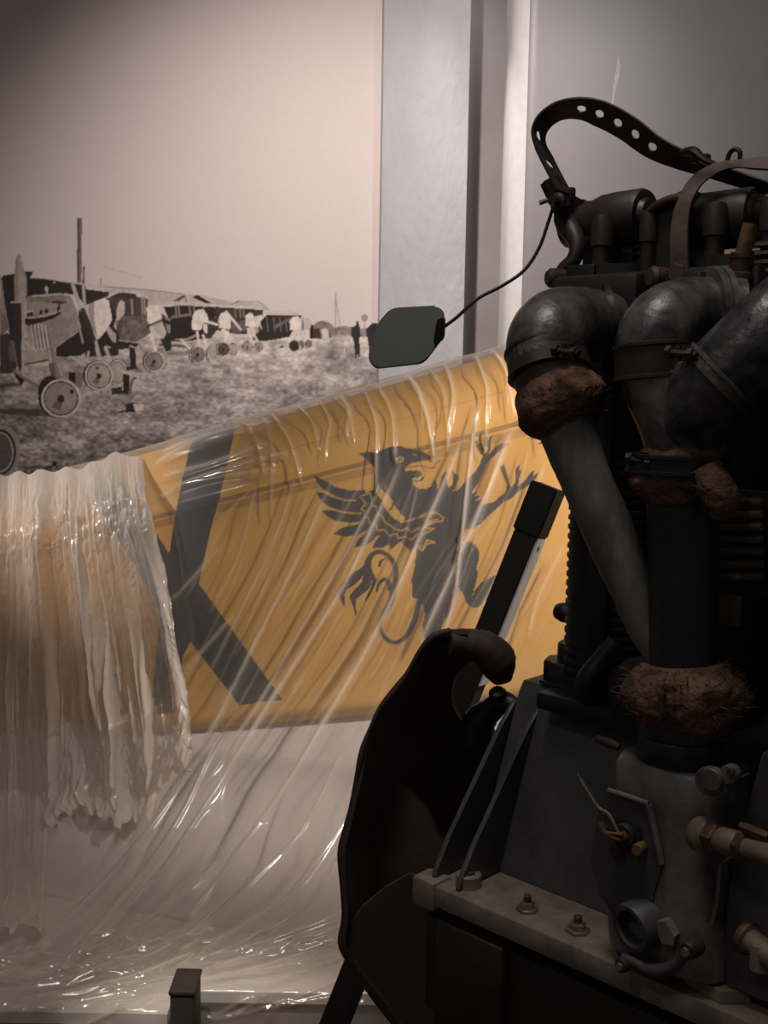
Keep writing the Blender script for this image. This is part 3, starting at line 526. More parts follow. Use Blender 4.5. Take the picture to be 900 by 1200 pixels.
# long pulled folds: each a chain of points on the sheet, given where the photograph shows them
def fold(pts, wd, h, lay, soft=1.0):
    Q = np.array(smooth_path(pts, 5) if len(pts) > 2 else pts, float); n = len(Q)
    best = np.full((NY, NX), 1e9); tb = np.zeros((NY, NX))
    mg = wd*5+3
    m = (ppx > Q[:, 0].min()-mg) & (ppx < Q[:, 0].max()+mg) & (ppy > Q[:, 1].min()-mg) & (ppy < Q[:, 1].max()+mg) & (BT > -.05)
    x = ppx[m]; y = ppy[m]; bd = np.full(len(x), 1e9); bt = np.zeros(len(x))
    for i in range(n-1):
        d = Q[i+1]-Q[i]; t = np.clip(((x-Q[i, 0])*d[0]+(y-Q[i, 1])*d[1])/(d@d+1e-9), 0, 1)
        dd = np.hypot(x-Q[i, 0]-t*d[0], y-Q[i, 1]-t*d[1]); c = dd < bd; bd[c] = dd[c]; bt[c] = ((i+t)/(n-1))[c]
    env = np.clip(np.minimum(bt/.18, (1-bt)/.18), 0, 1)**.7
    r = ridge(bd, wd)*env
    H[m] += h*r; LAY[m] = np.maximum(LAY[m], 1+(lay-1)*2.3*np.exp(-(bd/(wd*.9))**1.3)*env)
folds = [
 ([(548, 500), (500, 610), (440, 740), (360, 880), (290, 985), (215, 1080)], 3.5, .012, 3.0),
 ([(600, 500), (565, 590), (520, 690), (488, 760)], 3.5, .010, 3.2), ([(640, 540), (600, 640), (545, 745)], 2.5, .007, 2.4), ([(560, 470), (548, 560), (535, 680), (520, 740), (500, 770)], 3, .009, 3.2),
 ([(470, 540), (440, 610), (400, 690), (330, 800), (270, 900), (190, 1020), (110, 1110)], 3, .011, 3.2), ([(450, 560), (410, 640), (350, 740), (300, 830), (240, 920)], 2.2, .008, 2.6),
 ([(390, 560), (350, 650), (310, 730), (262, 830), (232, 890)], 3, .009, 2.6), ([(345, 560), (318, 640), (280, 720), (240, 800)], 2.2, .006, 2.2), ([(300, 570), (280, 650), (245, 720)], 2, .005, 2), ([(260, 640), (225, 680), (200, 705)], 2, .006, 2.4), ([(275, 720), (240, 760), (215, 790)], 2.4, .007, 2.6),
 ([(258, 860), (210, 960), (140, 1060), (60, 1150)], 3.5, .012, 3.2), ([(225, 900), (165, 985), (100, 1060), (30, 1120)], 3, .010, 2.8), ([(290, 965), (245, 1020), (180, 1080), (90, 1140)], 4, .010, 2.6), ([(268, 985), (200, 1060), (120, 1130)], 2.5, .008, 2.4),
 ([(415, 850), (365, 955), (325, 1005), (250, 1075), (180, 1130)], 2, .008, 2.4), ([(400, 960), (345, 1045), (290, 1085), (225, 1125)], 6, .012, 2.0), ([(405, 990), (360, 1060), (300, 1095), (230, 1130)], 2.4, .008, 2.6), ([(420, 925), (390, 985), (340, 1050), (270, 1100)], 2.4, .006, 2),
 ([(410, 1085), (330, 1110), (240, 1138)], 3, .010, 3), ([(412, 1102), (330, 1126), (240, 1150)], 2.4, .009, 2.8), ([(408, 1070), (320, 1100), (230, 1128)], 2.2, .008, 2.6), ([(420, 1118), (330, 1134), (230, 1150)], 2.4, .008, 2.6),
 ([(330, 1000), (260, 1060), (200, 1110), (110, 1150)], 2.4, .008, 2.4), ([(200, 1100), (100, 1135), (0, 1150)], 3, .010, 2.6), ([(170, 1120), (80, 1150), (0, 1165)], 3.4, .010, 2.8), ([(110, 1110), (40, 1140), (-20, 1150)], 3, .010, 2.6), ([(230, 1115), (150, 1150), (40, 1172)], 3, .010, 2.8), ([(60, 1105), (20, 1125), (-20, 1128)], 3, .010, 2.8),
 ([(495, 540), (470, 640), (420, 740), (350, 850)], 1.4, .004, 1.9), ([(430, 555), (380, 640), (330, 720)], 1.4, .004, 1.8), ([(365, 560), (330, 660), (270, 780)], 1.2, .004, 1.7), ([(585, 520), (560, 620), (525, 720)], 1.3, .004, 1.8), ([(620, 520), (600, 600), (560, 700)], 1.3, .004, 1.8), ([(410, 700), (350, 800), (300, 870)], 1.5, .005, 2), ([(460, 700), (400, 800), (340, 880)], 1.5, .005, 1.8), ([(660, 640), (630, 700), (618, 750)], 2.5, .006, 2.2),
 ([(175, 590), (240, 560), (310, 540), (350, 530)], 3, .010, 2.2), ([(190, 560), (250, 545), (320, 520)], 3.5, .010, 2.4), ([(200, 575), (270, 558), (330, 553)], 3, .008, 2), ([(180, 545), (240, 520), (330, 495)], 4, .012, 2.4), ([(190, 530), (260, 512), (300, 505)], 3, .01, 2.6), ([(220, 700), (250, 640), (270, 600), (300, 570)], 1.5, .005, 2.2),
]
for q in folds: fold(*q)
# short gathers over the rounded deck
for k in range(17):
    x0 = 300 + k*20 + random.uniform(-11, 11); yt = 540-(x0-150)*.285; L_ = random.uniform(45, 130)
    dx = random.uniform(-14, 30); fold([(x0-14, yt-2), (x0+dx*.3, yt+L_*.3), (x0+dx*.75, yt+L_*.65), (x0+dx, yt+L_)], random.choice([1.6, 2.2, 3]), random.uniform(.005, .012), random.uniform(1.6, 2.6))
for k in range(60):          # fine fan of faint pull lines
    x0 = random.uniform(280, 660); y0 = 620-(x0-180)*.25+random.uniform(-10, 200); s_ = random.uniform(.38, .75); L_ = random.uniform(60, 240)
    fold([(x0, y0), (x0-s_*L_*.45, y0+L_*.5), (x0-s_*L_, y0+L_)], random.uniform(.8, 1.5), random.uniform(.001, .004), random.uniform(1.2, 1.7))
for k in range(70):          # crumples where the film lies on the platform
    x0 = random.uniform(-20, 440); y0 = random.uniform(1085, 1180); L_ = random.uniform(30, 90)
    fold([(x0, y0), (x0-L_*.5, y0+L_*random.uniform(.05, .3)), (x0-L_, y0+L_*random.uniform(.15, .4))], random.uniform(1.2, 3), random.uniform(.004, .010), random.uniform(1.4, 2.6))
# wide denser doubled area at the lower left
n_ = noise2(NY, NX, 14, 30); low = np.clip((ppy-1040)/70, 0, 1)*np.clip((330-ppx)/200, 0, 1); H += low*.02*(n_-.5); LAY += low*.8
P = P + Nn*H[..., None]; P[..., 2] = np.maximum(P[..., 2], np.where(P[..., 1] > front[None]-.003, .103, .004))
M_film = film_mat('clear_plastic_film', .12, .55)
o = film_grid('plastic_sheet', P.reshape(-1, 3), NY, NX, LAY, M_film)
tag(o, 'clear plastic dust sheet pulled in long folds from the yellow fuselage down to the platform', 'dust sheet')

# bunched second sheet hanging over the tail at left
NX, NY = 520, 420
ax = np.linspace(0, 1, NX); bx = np.linspace(0, 1, NY); A_, B_2 = np.meshgrid(ax, bx)
# outline in photograph terms carried to the fuselage side
yr = np.array([-60, 0, 30, 58, 62, 100, 150, 186, 202, 236]); hem = np.array([1090, 1086, 1080, 1078, 968, 938, 962, 952, 905, 900])
topx = np.interp(ax, [0, .25, 1], [-60, 0, 168]); hemx = np.interp(ax, [0, .25, 1], [-60, -10, 236]); hemy = np.interp(hemx, yr, hem) + 5*np.sin(hemx*.35)+3*np.sin(hemx*.9)
topy = np.interp(topx, [-60, 0, 40, 100, 130, 150, 170], [570, 556, 553, 547, 533, 531, 541]) + 2.5*np.sin(topx*.22)
U_ = topx[None]*(1-B_2**1.15) + hemx[None]*B_2**1.15 + 10*np.sin(B_2*3.1)*(A_-.3)
V_ = topy[None]*(1-B_2)+hemy[None]*B_2
u_ = U_.ravel(); v_ = V_.ravel()
d = fwd[None]+CR[None]*((u_-450)/F)[:, None]+CU[None]*((600-v_)/F)[:, None]
# plane of the fuselage side moved towards the room
nn = np.array([.3236, 1, 0]); p0 = np.array([-1.31, 3.7-.075, 0]); tt_ = ((p0-CC)@nn)/(d@nn); tt_ = tt_*(1-.235*np.clip((v_-925)/160, 0, 1)**1.2); Q = (CC+d*tt_[:, None]).reshape(NY, NX, 3)
back = np.clip(1-B_2/.14, 0, 1); kz = .235*back**1.6
Q = (Q - CC)*(1+kz[..., None]/3.6) + CC
Hh = np.zeros((NY, NX)); La = np.full((NY, NX), 1.0)
for k in range(110):
    c = random.random(); wd = random.choice([.003, .004, .005, .007, .009, .013, .02]); h = wd*random.uniform(.7, 1.5)*1.3; b0 = random.uniform(-.15, .55); b1 = b0+random.uniform(.25, 1.0); wob = random.uniform(-.015, .015); ph = random.uniform(0, 6)
    cc = c + wob*np.sin(B_2*4+ph) + random.uniform(.0, .05)*(B_2-.5)
    env = np.clip((B_2-b0)/.15, 0, 1)*np.clip((b1-B_2)/.15, 0, 1); r = np.exp(-np.abs((A_-cc)/wd)**1.4)*env
    Hh += h*r; La += random.uniform(.1, .9)*np.exp(-np.abs((A_-cc-.3*wd)/(wd*.8))**2)*env
cr1 = np.abs(noise2(NY, NX, 22, 40)-.5); cr2 = np.abs(noise2(NY, NX, 46, 70)-.5); cr3 = np.abs(noise2(NY, NX, 10, 26)-.5)
hz = .35+.9*np.clip((B_2-.72)/.2, 0, 1)+.5*np.exp(-(B_2/.2)**2)
Hh += .030*(noise2(NY, NX, 4, 9)-.5) + .016*(noise2(NY, NX, 9, 30)-.5) + hz*(.030*cr1+.018*cr2+.030*cr3)
La *= (.8+.5*noise2(NY, NX, 3, 12))
La *= np.where((A_ > .47) & (A_ < .56) & (B_2 > .16) & (B_2 < .75), .6, 1)       # thin gap showing the cloth
La += .5*np.exp(-(B_2/.14)**2)
La += 1.1*np.exp(-((B_2-.985)/.022)**2) + 1.3*np.exp(-((A_-.985)/.016)**2) + .6*np.exp(-((A_-.86)/.012)**2)*(B_2 > .1)
Hh += .02*np.exp(-((A_-.97)/.03)**2) + .025*np.exp(-((B_2-.97)/.02)**2)*(.5+noise2(NY, NX, 4, 60))
up = np.array([-.308, -.951, .0]); Q = Q + up*(Hh*(.35+.65*np.clip(B_2/.1, 0, 1)))[..., None]
M_film2 = film_mat('bunched_plastic_film', .42, .55, (240, 230, 220), .10, .12)
o = film_grid('plastic_sheet', Q.reshape(-1, 3), NY, NX, La, M_film2)
tag(o, 'bunched milky plastic sheet hanging in vertical gathers over the tail end at left', 'dust sheet')

# ------------------------------------------------------------------ aero engine on its stand
EA0 = np.array([.0475, 1.25, 1.0185]); EROT = math.radians(-43.93)
UX = np.array([math.cos(EROT), math.sin(EROT), 0]); WY = np.array([-math.sin(EROT), math.cos(EROT), 0])
def E(px, py, w):
    q = at_plane(px, py, EA0+WY*w, WY)-EA0; return Vector((q@UX, q@WY, q[2]))
def pxr(n, p):      # size of n photo pixels at engine point p
    v = EA0+UX*p[0]+WY*p[1]+np.array([0, 0, p[2]])-CC; return n*(v@fwd)/F
M_blk = mat('black_engine_enamel', (34, 33, 36), (20, 20, 22), .42, .15, scale=30, bump=.15)
M_cyl = mat('dull_black_cylinder', (26, 25, 25), (44, 39, 36), .6, .2, scale=24)
M_elb = mat('worn_grey_black_pipe', (44, 43, 46), (104, 98, 94), .38, .25, scale=26, bump=.25, bscale=90)
M_big = mat('blistered_black_pipe', (30, 31, 36), (92, 88, 88), .34, .25, scale=34, bump=.3, bscale=110)
M_lag = mat('grey_lagged_pipe', (66, 64, 62), (112, 108, 102), .7, .05, scale=18, bump=.3, bscale=80, stretch=(1, 1, .4))
M_felt = mat('brown_felt_wrap', (112, 84, 68), (74, 54, 45), .95, 0, scale=45, bump=.9, bscale=190, spec=.1)
M_alu = mat('grey_cast_aluminium', (118, 114, 112), (84, 81, 80), .42, .45, scale=16, bump=.12, bscale=140)
M_alud = mat('dusty_aluminium_flange', (138, 124, 111), (102, 92, 85), .6, .25, scale=26, bump=.1)
M_cast = mat('dark_cast_crankcase', (80, 79, 80), (58, 57, 58), .5, .35, scale=12, bump=.12, bscale=140)
M_rust = mat('rusty_brown_steel', (84, 58, 44), (46, 36, 31), .6, .35, scale=30, bump=.25)
M_brass = mat('tarnished_brass', (150, 118, 78), (96, 74, 52), .45, .6, scale=40)
M_steel = mat('dull_steel', (150, 144, 138), (104, 98, 92), .35, .7, scale=40)
M_house = mat('brown_black_housing', (58, 48, 43), (36, 32, 30), .5, .2, scale=20, bump=.15)
M_fin = mat('dusty_fin_metal', (120, 108, 90), (84, 76, 66), .6, .2, scale=24)
eng = thing('aero_engine', 'dark inline aero engine with curved intake pipes and brown felt wraps', 'engine', tuple(EA0), EROT)
def part(n, bm, m, p=None, **k): return obj(n, bm, m, p or eng, **k)

# crankcase
bm = NB(); box(bm, (-.004, 0, -.026), (.95, .46, 0), .003); fl = part('crankcase_flange', bm, M_alud)
bm = NB(); box(bm, (-.007, -.004, -.032), (.028, .03, .004), .004); part('flange_corner_boss', bm, M_alud)
bm = NB(); prism(bm, [(.022, w_, z_) for w_, z_ in ((.085, .001), (.095, .03), (.160, .205), (.168, .216), (.285, .216), (.295, .205), (.375, .001))], (.93, 0, 0)); cc = part('crankcase', bm, M_cast)
for uu in (.012, .050):
    bm = NB(); prism(bm, [(uu, w_, z_) for w_, z_ in ((.008, .001), (.012, .014), (.034, .045), (.132, .165), (.156, .19), (.165, .19), (.09, .001))], (.0065, 0, 0))
    bmesh.ops.bevel(bm, geom=bm.edges[:], offset=.0015, segments=1, affect='EDGES'); part('gusset', bm, M_cast)
for x_, y_, r_, c_ in ((549, 1036, 15, M_alud), (618, 1054, 9, M_steel), (677, 1082, 10, M_steel)):
    p = E(x_, y_, .03); p.z = 0; bm = NB(); rr = pxr(r_, p)
    lathe(bm, [(rr*1.05, 0), (rr, .004), (rr, pxr(14, p)), (rr*.9, pxr(15, p))] if r_ > 12 else [(rr*1.5, 0), (rr*1.5, .003), (rr*1.4, .0035), (rr*1.0, .0036), (rr, .009), (rr*.85, .0105)], p, (0, 0, 1), 24 if r_ > 12 else 6)
    s = part('flange_boss' if r_ > 12 else 'flange_nut', bm, c_)
    bm = NB(); q = p+Vector((0, 0, pxr(15, p) if r_ > 12 else .010)); lathe(bm, [(rr*.5, 0), (rr*.5, .003 if r_ > 12 else .007), (rr*.38, .004 if r_ > 12 else .008)], q, (0, 0, 1), 14); part('stud', bm, M_rust, s)
# bracket and end parts over the crankcase at left
bm = NB(); tube(bm, [E(700, 728, .22), E(676, 722, .22), E(662, 718, .22), E(653, 716, .22)], [pxr(11, E(680, 720, .22)), pxr(9, E(680, 720, .22)), pxr(12, E(680, 720, .22)), pxr(9, E(680, 720, .22))], 16); part('side_knob', bm, M_blk)
p = E(652, 795, .18); r_ = pxr(30, p); bm = NB(); lathe(bm, [(r_*1.15, 0), (r_*1.15, .004), (r_, .005), (r_, pxr(26, p)), (r_*.95, pxr(28, p))], p+Vector((.01, .012, -.006)), (0, 0, 1), 8); c1 = part('end_cap', bm, M_blk)
bm = NB(); p2 = p+Vector((.020, .012, pxr(27, p)-.006)); lathe(bm, [(pxr(22, p), 0), (pxr(22, p), pxr(20, p)), (pxr(20, p), pxr(23, p))], p2, (0, 0, 1), 20); part('end_cap_nut', bm, M_blk, c1)
bm = NB(); box(bm, (.075, .12, .200), (.26, .18, .222), .005); part('mounting_ledge', bm, M_blk)
bm = NB(); tube(bm, [E(684, 812, .12), E(690, 795, .12), E(706, 772, .13), E(722, 752, .14)], [pxr(14, E(690, 800, .12))]*2+[pxr(12, E(690, 800, .12))]*2, 14); part('oil_pipe', bm, M_blk)
bm = NB(); c = E(735, 830, .075); lathe(bm, [(.01, 0), (pxr(52, c), .002), (pxr(54, c), .012), (pxr(46, c), .02), (pxr(20, c), .024)], c+Vector((0, .05, 0)), (0, -1, 0), 30); cov = part('round_cover', bm, M_blk)
bm = NB(); tube(bm, [E(700, 866, .05), E(718, 872, .05), E(726, 876, .05)], [pxr(5, c), pxr(6, c), pxr(4, c)], 10); part('drain_screw', bm, M_rust)

# cylinders
for k in range(4):
    uc = .122+.14*k; bm = NB(); pr = [(.05, .21), (.052, .22)]
    z_ = .225
    while z_ < .70:
        pr += [(.0500, z_), (.0500, z_+.0062), (.0522, z_+.0066), (.0522, z_+.0108)]; z_ += .0115
    pr += [(.052, .705), (.046, .712), (.046, .725)]
    lathe(bm, pr, (uc, .2, 0), (0, 0, 1), 32); cy = part('cylinder', bm, M_cyl, angle=25)
    bm = NB(); box(bm, (uc-.056, .135, .655), (uc+.060, .265, .712), .008); part('cylinder_head', bm, M_cyl, cy)
    bm = NB()
    for j in range(7): box(bm, (uc-.03+.03, .19, .718+j*.0088), (uc+.062, .212, .7222+j*.0088))
    part('cooling_fins', bm, M_cyl, cy, smooth=False)
    for du, rr in ((-.006, .0105), (.055, .009)):
        bm = NB(); lathe(bm, [(rr*1.4, 0), (rr*1.4, .012), (rr, .013), (rr, .045), (rr*1.25, .046), (rr*1.25, .07), (rr, .08)], (uc+du, .165, .700), (0, 0, 1), 16); part('valve_guide', bm, M_house, cy)
bm = NB(); box(bm, (.10, .262, .216), (.95, .30, .70), .01); part('far_side_jacket', bm, M_blk)
# finned water manifold behind the riser pipe
bm = NB()
for j in range(7):
    a = E(841, 588+14.6*j, .10); b_ = E(893, 588+14.6*j, .10); tube(bm, [a, b_], .0042, 8)
fin = part('finned_oil_cooler', bm, M_fin)
bm = NB(); a = E(842, 700, .11); b_ = E(866, 735, .11); box(bm, (a.x, .105, b_.z), (b_.x, .115, a.z+.005), .002); part('cooler_bracket', bm, M_fin, fin)
bm = NB(); a = E(836, 582, .125); b_ = E(905, 700, .125); box(bm, (a.x, .120, b_.z), (b_.x+.02, .13, a.z+.01), .002); part('cooler_back_plate', bm, M_cyl, fin)

# camshaft housings along the top
def cam(px0, px1, py, rpx, w_=.2):
    a = E(px0, py, w_); b_ = E(px1, py, w_); z_ = (a.z+b_.z)/2; return a.x, b_.x, z_, pxr(rpx, a)
u0_, u1_, zc, rc = cam(672, 757, 259, 31)
bm = NB(); L_ = u1_-u0_; lathe(bm, [(rc*.78, 0), (rc*.82, L_*.15), (rc*.80, L_*.3), (rc*.95, L_*.45), (rc*1.0, L_*.62), (rc*1.02, L_*.96), (rc*.96, L_)], (u0_, .2, zc), (1, 0, 0), 28); c1 = part('camshaft_housing', bm, M_house)
bm = NB(); lathe(bm, [(rc*.7, 0), (rc*.62, .006), (rc*.3, .008)], (u1_, .2, zc), (1, 0, 0), 24); part('housing_end_cap', bm, M_blk, c1)
bm = NB(); lathe(bm, [(rc*.86, 0), (rc*.9, .006), (rc*.9, .02), (rc*.8, .022)], (u0_-.006, .2, zc), (1, 0, 0), 24); part('housing_collar', bm, M_house, c1)
bm = NB(); box(bm, (u0_+.02, .19, zc-rc*1.7), (u1_-.01, .23, zc-rc*.8), .004); part('housing_foot', bm, M_blk, c1)
# rocker box between the housings
a = E(757, 242, .17); b_ = E(808, 345, .17)
bm = NB(); prism(bm, [(a.x, .165, a.z-.012), (a.x+.012, .165, a.z+.002), (b_.x-.008, .165, a.z+.014), (b_.x, .165, a.z+.010), (b_.x, .165, a.z-.075), (b_.x-.012, .165, a.z-.09), (a.x+.006, .165, a.z-.09)], (0, .07, 0)); bmesh.ops.bevel(bm, geom=bm.edges[:], offset=.003, segments=2, affect='EDGES'); rb = part('rocker_box', bm, M_house)
bm = NB(); tube(bm, [E(757, 252, .16), E(772, 240, .16), E(795, 232, .16), E(806, 236, .16)], [.004, .0055, .0055, .004], 10); part('box_rim', bm, M_rust, rb)
bm = NB(); lathe(bm, [(.009, 0), (.0125, .003), (.0125, .02), (.009, .024)], E(783, 328, .15), (-.5, -1, .1), 14); part('box_plug', bm, M_rust, rb)
bm = NB(); hexnut(bm, E(795, 322, .145), (.3, -1, .1), .011, .012); part('box_nut', bm, M_house, rb)
u0_, u1_, zc, rc = cam(812, 886, 258, 33)
bm = NB(); L_ = u1_-u0_; lathe(bm, [(rc*.9, -.03), (rc*.98, -.028), (rc*.98, 0), (rc*.95, .002), (rc, .006), (rc*1.02, L_*.95), (rc*.97, L_), (rc*.86, L_+.001)], (u0_, .2, zc), (1, 0, 0), 28); c2 = part('camshaft_housing', bm, M_house)
bm = NB(); lathe(bm, [(rc*.6, 0), (rc*.6, .008), (rc*.45, .01), (rc*.45, .03), (rc*.36, .034)], (u1_, .195, zc+.004), (1, -.2, 0), 20); part('housing_end_cap', bm, M_house, c2)
bm = NB(); lathe(bm, [(rc*.9, 0), (rc, .004), (rc, .2), (rc*.9, .21)], (u1_+.05, .2, zc), (1, 0, 0), 24); part('camshaft_housing', bm, M_house)
bm = NB(); tube(bm, [E(880, 262, .13), E(874, 285, .13), E(867, 308, .13)], [.0078, .008, .0076], 14); pt_ = part('push_rod_tube', bm, M_brass)
bm = NB(); lathe(bm, [(.013, 0), (.013, .008), (.0105, .009), (.0105, .022), (.012, .023), (.012, .027)], E(866, 330, .13), (0.03, 0, 1), 16); part('tube_ferrule', bm, M_rust, pt_)
bm = NB()
for j in range(6): box(bm, (E(884, 300, .15).x, .15, E(884, 288+10.5*j, .15).z), (.45, .2, E(884, 288+10.5*j, .15).z+.0035))
part('cooling_fins', bm, M_fin, smooth=False)
# curved arm at the far end
bm = NB(); tube(bm, [E(672, 236, .19), E(664, 258, .18), E(676, 284, .17), E(673, 303, .165), E(660, 316, .16), E(655, 330, .16)], [pxr(17, E(672, 236, .19)), pxr(15, E(672, 236, .19)), pxr(10, E(672, 236, .19)), pxr(9, E(672, 236, .19)), pxr(8, E(672, 236, .19)), pxr(9, E(672, 236, .19))], 16); arm = part('end_arm', bm, M_house)
bm = NB(); lathe(bm, [(.008, -.012), (.0115, -.009), (.0115, .008), (.008, .012)], E(652, 326, .15), (-.6, -1, 0), 14); part('arm_knob', bm, M_house, arm)
bm = NB(); box(bm, (E(668, 330, .16).x, .15, E(668, 345, .16).z), (E(702, 312, .16).x, .2, E(668, 312, .16).z), .003); part('head_corner_block', bm, M_blk)
# vertical side plates behind the elbows
bm = NB(); box(bm, (E(700, 400, .14).x, .138, .22), (E(722, 400, .14).x, .15, .70), .003); part('water_jacket_rib', bm, M_blk)
bm = NB(); box(bm, (.05, .145, .60), (.5, .17, .668), .006); part('intake_rail', bm, M_blk)

# intake pipes
def ep(*q): return [E(*v) for v in q]
# first elbow and its pipe
P1 = ep((712, 384, .14), (690, 381, .115), (668, 381, .085), (652, 386, .055), (643, 400, .034), (641, 420, .026), (645, 434, .024))
r1 = [pxr(x, E(645, 385, .04)) for x in (43, 44, 46, 48, 49, 47, 46)]
bm = NB(); tube(bm, P1, r1, 28, 7); el = part('intake_elbow', bm, M_elb)
bm = NB(); tube(bm, [P1[0], E(704, 384, .135)], [r1[0]*1.22]*2, 24); part('port_flange', bm, M_blk, el)
def band(c, d, r, h, m, par, nm='clamp_band', screw=None):
    d = Vector(d).normalized(); bm = NB(); lathe(bm, [(r, -h/2-.001), (r+.0035, -h/2), (r+.0035, -h/2+.003), (r+.002, -h/2+.0035), (r+.002, h/2-.0035), (r+.0035, h/2-.003), (r+.0035, h/2), (r, h/2+.001)], c, d, 30); o = part(nm, bm, m, par)
    if screw is not None:
        bm = NB(); sc = Vector(screw); tube(bm, [sc+Vector((-.013, 0, .001)), sc+Vector((.015, 0, -.002))], .0034, 8); hexnut(bm, sc+Vector((-.016, 0, .001)), (1, 0, 0), .0065, .006); hexnut(bm, sc+Vector((.006, -.001, -.002)), (1, 0, 0), .0065, .006); box(bm, sc+Vector((-.006, -.001, -.007)), sc+Vector((-.002, .008, .008))); box(bm, sc+Vector((.000, -.001, -.007)), sc+Vector((.004, .008, .008)))
        part('clamp_screw', bm, M_house, o)
    return o
R1 = pxr(46, E(645, 420, .025))
band(E(642, 424, .026), E(641, 410, .03)-E(646, 440, .024), R1, .030, M_house, el, screw=E(664, 412, -.018))
bm = NB(); a = E(644, 434, .025); b_ = E(660, 470, .025); tube(bm, [a, a.lerp(b_, .4), b_], [R1*1.0, R1*.97, R1*.92], 26, 4); part('pipe_sleeve', bm, M_house, el)
def felt(pts, rads, nm, par, rough=.10, fray=0, fr_dir=1, freq=1.0):
    bm = NB(); rings = tube(bm, pts, rads, 48, 9, True)
    from mathutils import noise as mn
    for v in bm.verts:
        n = v.co.copy(); s = mn.noise(n*38*freq)*.6+mn.noise(n*95*freq)*.4
        k = min(range(len(pts)), key=lambda i: (pts[i]-v.co).length); d = (v.co-pts[k]); v.co += d*s*rough*2
    if fray:
        for k in range(fray):
            f = random.choice(bm.faces[:]); 
            if len(f.verts) > 4: continue
            c = f.calc_center_median(); k2 = min(range(len(pts)), key=lambda i: (pts[i]-c).length); nrm_ = (c-pts[k2]).normalized()
            q = c+nrm_*random.uniform(.003, .009)+Vector((random.uniform(-1, 1), random.uniform(-1, 1), random.uniform(-.6, 1)*fr_dir))*.006
            t_ = Vector((random.uniform(-1, 1), random.uniform(-1, 1), random.uniform(-1, 1))).normalized()*.0007
            va = [bm.verts.new(c-t_), bm.verts.new(c+t_), bm.verts.new(q)]; bm.faces.new(va)
    return part(nm, bm, M_felt, par)
felt(ep((648, 448, .024), (656, 468, .024), (664, 487, .024), (670, 500, .024)), [pxr(46, E(660, 470, .02)), pxr(53, E(660, 470, .02)), pxr(51, E(660, 470, .02)), pxr(38, E(660, 470, .02))], 'felt_wrap', el, .08, 120)
P2 = ep((662, 490, .024), (674, 530, .024), (690, 570, .026), (706, 606, .03), (724, 648, .036), (742, 690, .042), (764, 738, .048), (788, 775, .052))
bm = NB(); tube(bm, P2, [pxr(x, E(700, 600, .03)) for x in (37, 32, 30, 30, 29, 27, 26, 24)], 24, 6, jitter=.012); part('lagged_branch_pipe', bm, M_lag, el)
# second elbow
P3 = ep((872, 366, .125), (842, 366, .11), (812, 368, .085), (786, 376, .055), (770, 394, .036), (765, 420, .03), (774, 455, .03), (790, 492, .035), (800, 520, .042))
bm = NB(); tube(bm, P3, [pxr(x, E(780, 400, .04)) for x in (40, 42, 44, 46, 46, 43, 42, 42, 44)], 28, 7); el2 = part('intake_elbow', bm, M_elb)
p = E(834, 352, .105); bm = NB(); d = (P3[0]-P3[2]).normalized(); lathe(bm, [(pxr(50, p), -.006), (pxr(53, p), -.005), (pxr(53, p), .001), (pxr(50, p), .002), (pxr(50, p), .003), (pxr(53, p), .004), (pxr(53, p), .010), (pxr(50, p), .011)], E(836, 366, .105), d, 30); pf = part('port_flange', bm, M_elb, el2)
bm = NB(); box(bm, E(812, 318, .09), E(826, 334, .10)+Vector((0, .01, 0)), .002); part('flange_lug', bm, M_house, pf)
bm = NB(); box(bm, E(838, 330, .12), E(884, 362, .14), .005); part('port_stub', bm, M_house)
band(E(766, 424, .03), E(768, 400, .03)-E(770, 445, .03), pxr(43, E(765, 425, .03)), .034, M_house, el2, screw=E(799, 414, -.006))
# third, large pipe coming from the right
P4 = ep((965, 335, .09), (930, 366, .07), (895, 398, .05), (862, 428, .04), (848, 440, .036))
bm = NB(); rr = pxr(52, E(862, 428, .03)); tube(bm, P4, [rr*.98, rr, rr, rr*.98, rr*.96], 30, 7); el3 = part('intake_elbow', bm, M_big)
d = P4[4]-P4[2]; band(P4[4]+d*.1, d, rr*.97, .012, M_elb, el3, 'joint_ring')
P5 = ep((850, 438, .036), (832, 456, .036), (814, 482, .038), (803, 508, .042), (799, 540, .046))
bm = NB(); tube(bm, P5, [rr*.98, rr*.98, rr*.96, rr*.92, rr*.86], 30, 7); part('junction_pipe', bm, M_big, el3)
# riser
bm = NB(); r_ = pxr(41, E(800, 680, .05)); tube(bm, ep((798, 525, .05), (800, 600, .05), (801, 700, .05), (800, 800, .05)), [r_*1.05, r_*1.0, r_*.99, r_*.97], 30, 5); rs = part('riser_pipe', bm, M_blk)
felt(ep((792, 520, .045), (796, 540, .045), (797, 562, .046), (800, 585, .048)), [pxr(44, E(800, 560, .05)), pxr(54, E(800, 560, .05)), pxr(55, E(800, 560, .05)), pxr(41, E(800, 560, .05))], 'felt_wrap', rs, .11, 160)
felt(ep((826, 548, .02), (838, 570, .02), (846, 590, .022), (840, 606, .024)), [pxr(14, E(840, 570, .03)), pxr(22, E(840, 570, .03)), pxr(20, E(840, 570, .03)), pxr(8, E(840, 570, .03))], 'felt_flap', rs, .12, 40)
band(E(795, 543, .045), (0, 0, 1), pxr(57, E(800, 560, .05)), .018, M_blk, rs, screw=E(752, 540, .0))
felt(ep((800, 776, .05), (801, 795, .05), (802, 815, .05), (802, 836, .05), (801, 848, .05)), [pxr(50, E(800, 800, .05)), pxr(66, E(800, 800, .05)), pxr(70, E(800, 800, .05)), pxr(60, E(800, 800, .05)), pxr(48, E(800, 800, .05))], 'felt_wrap', rs, .10, 900)
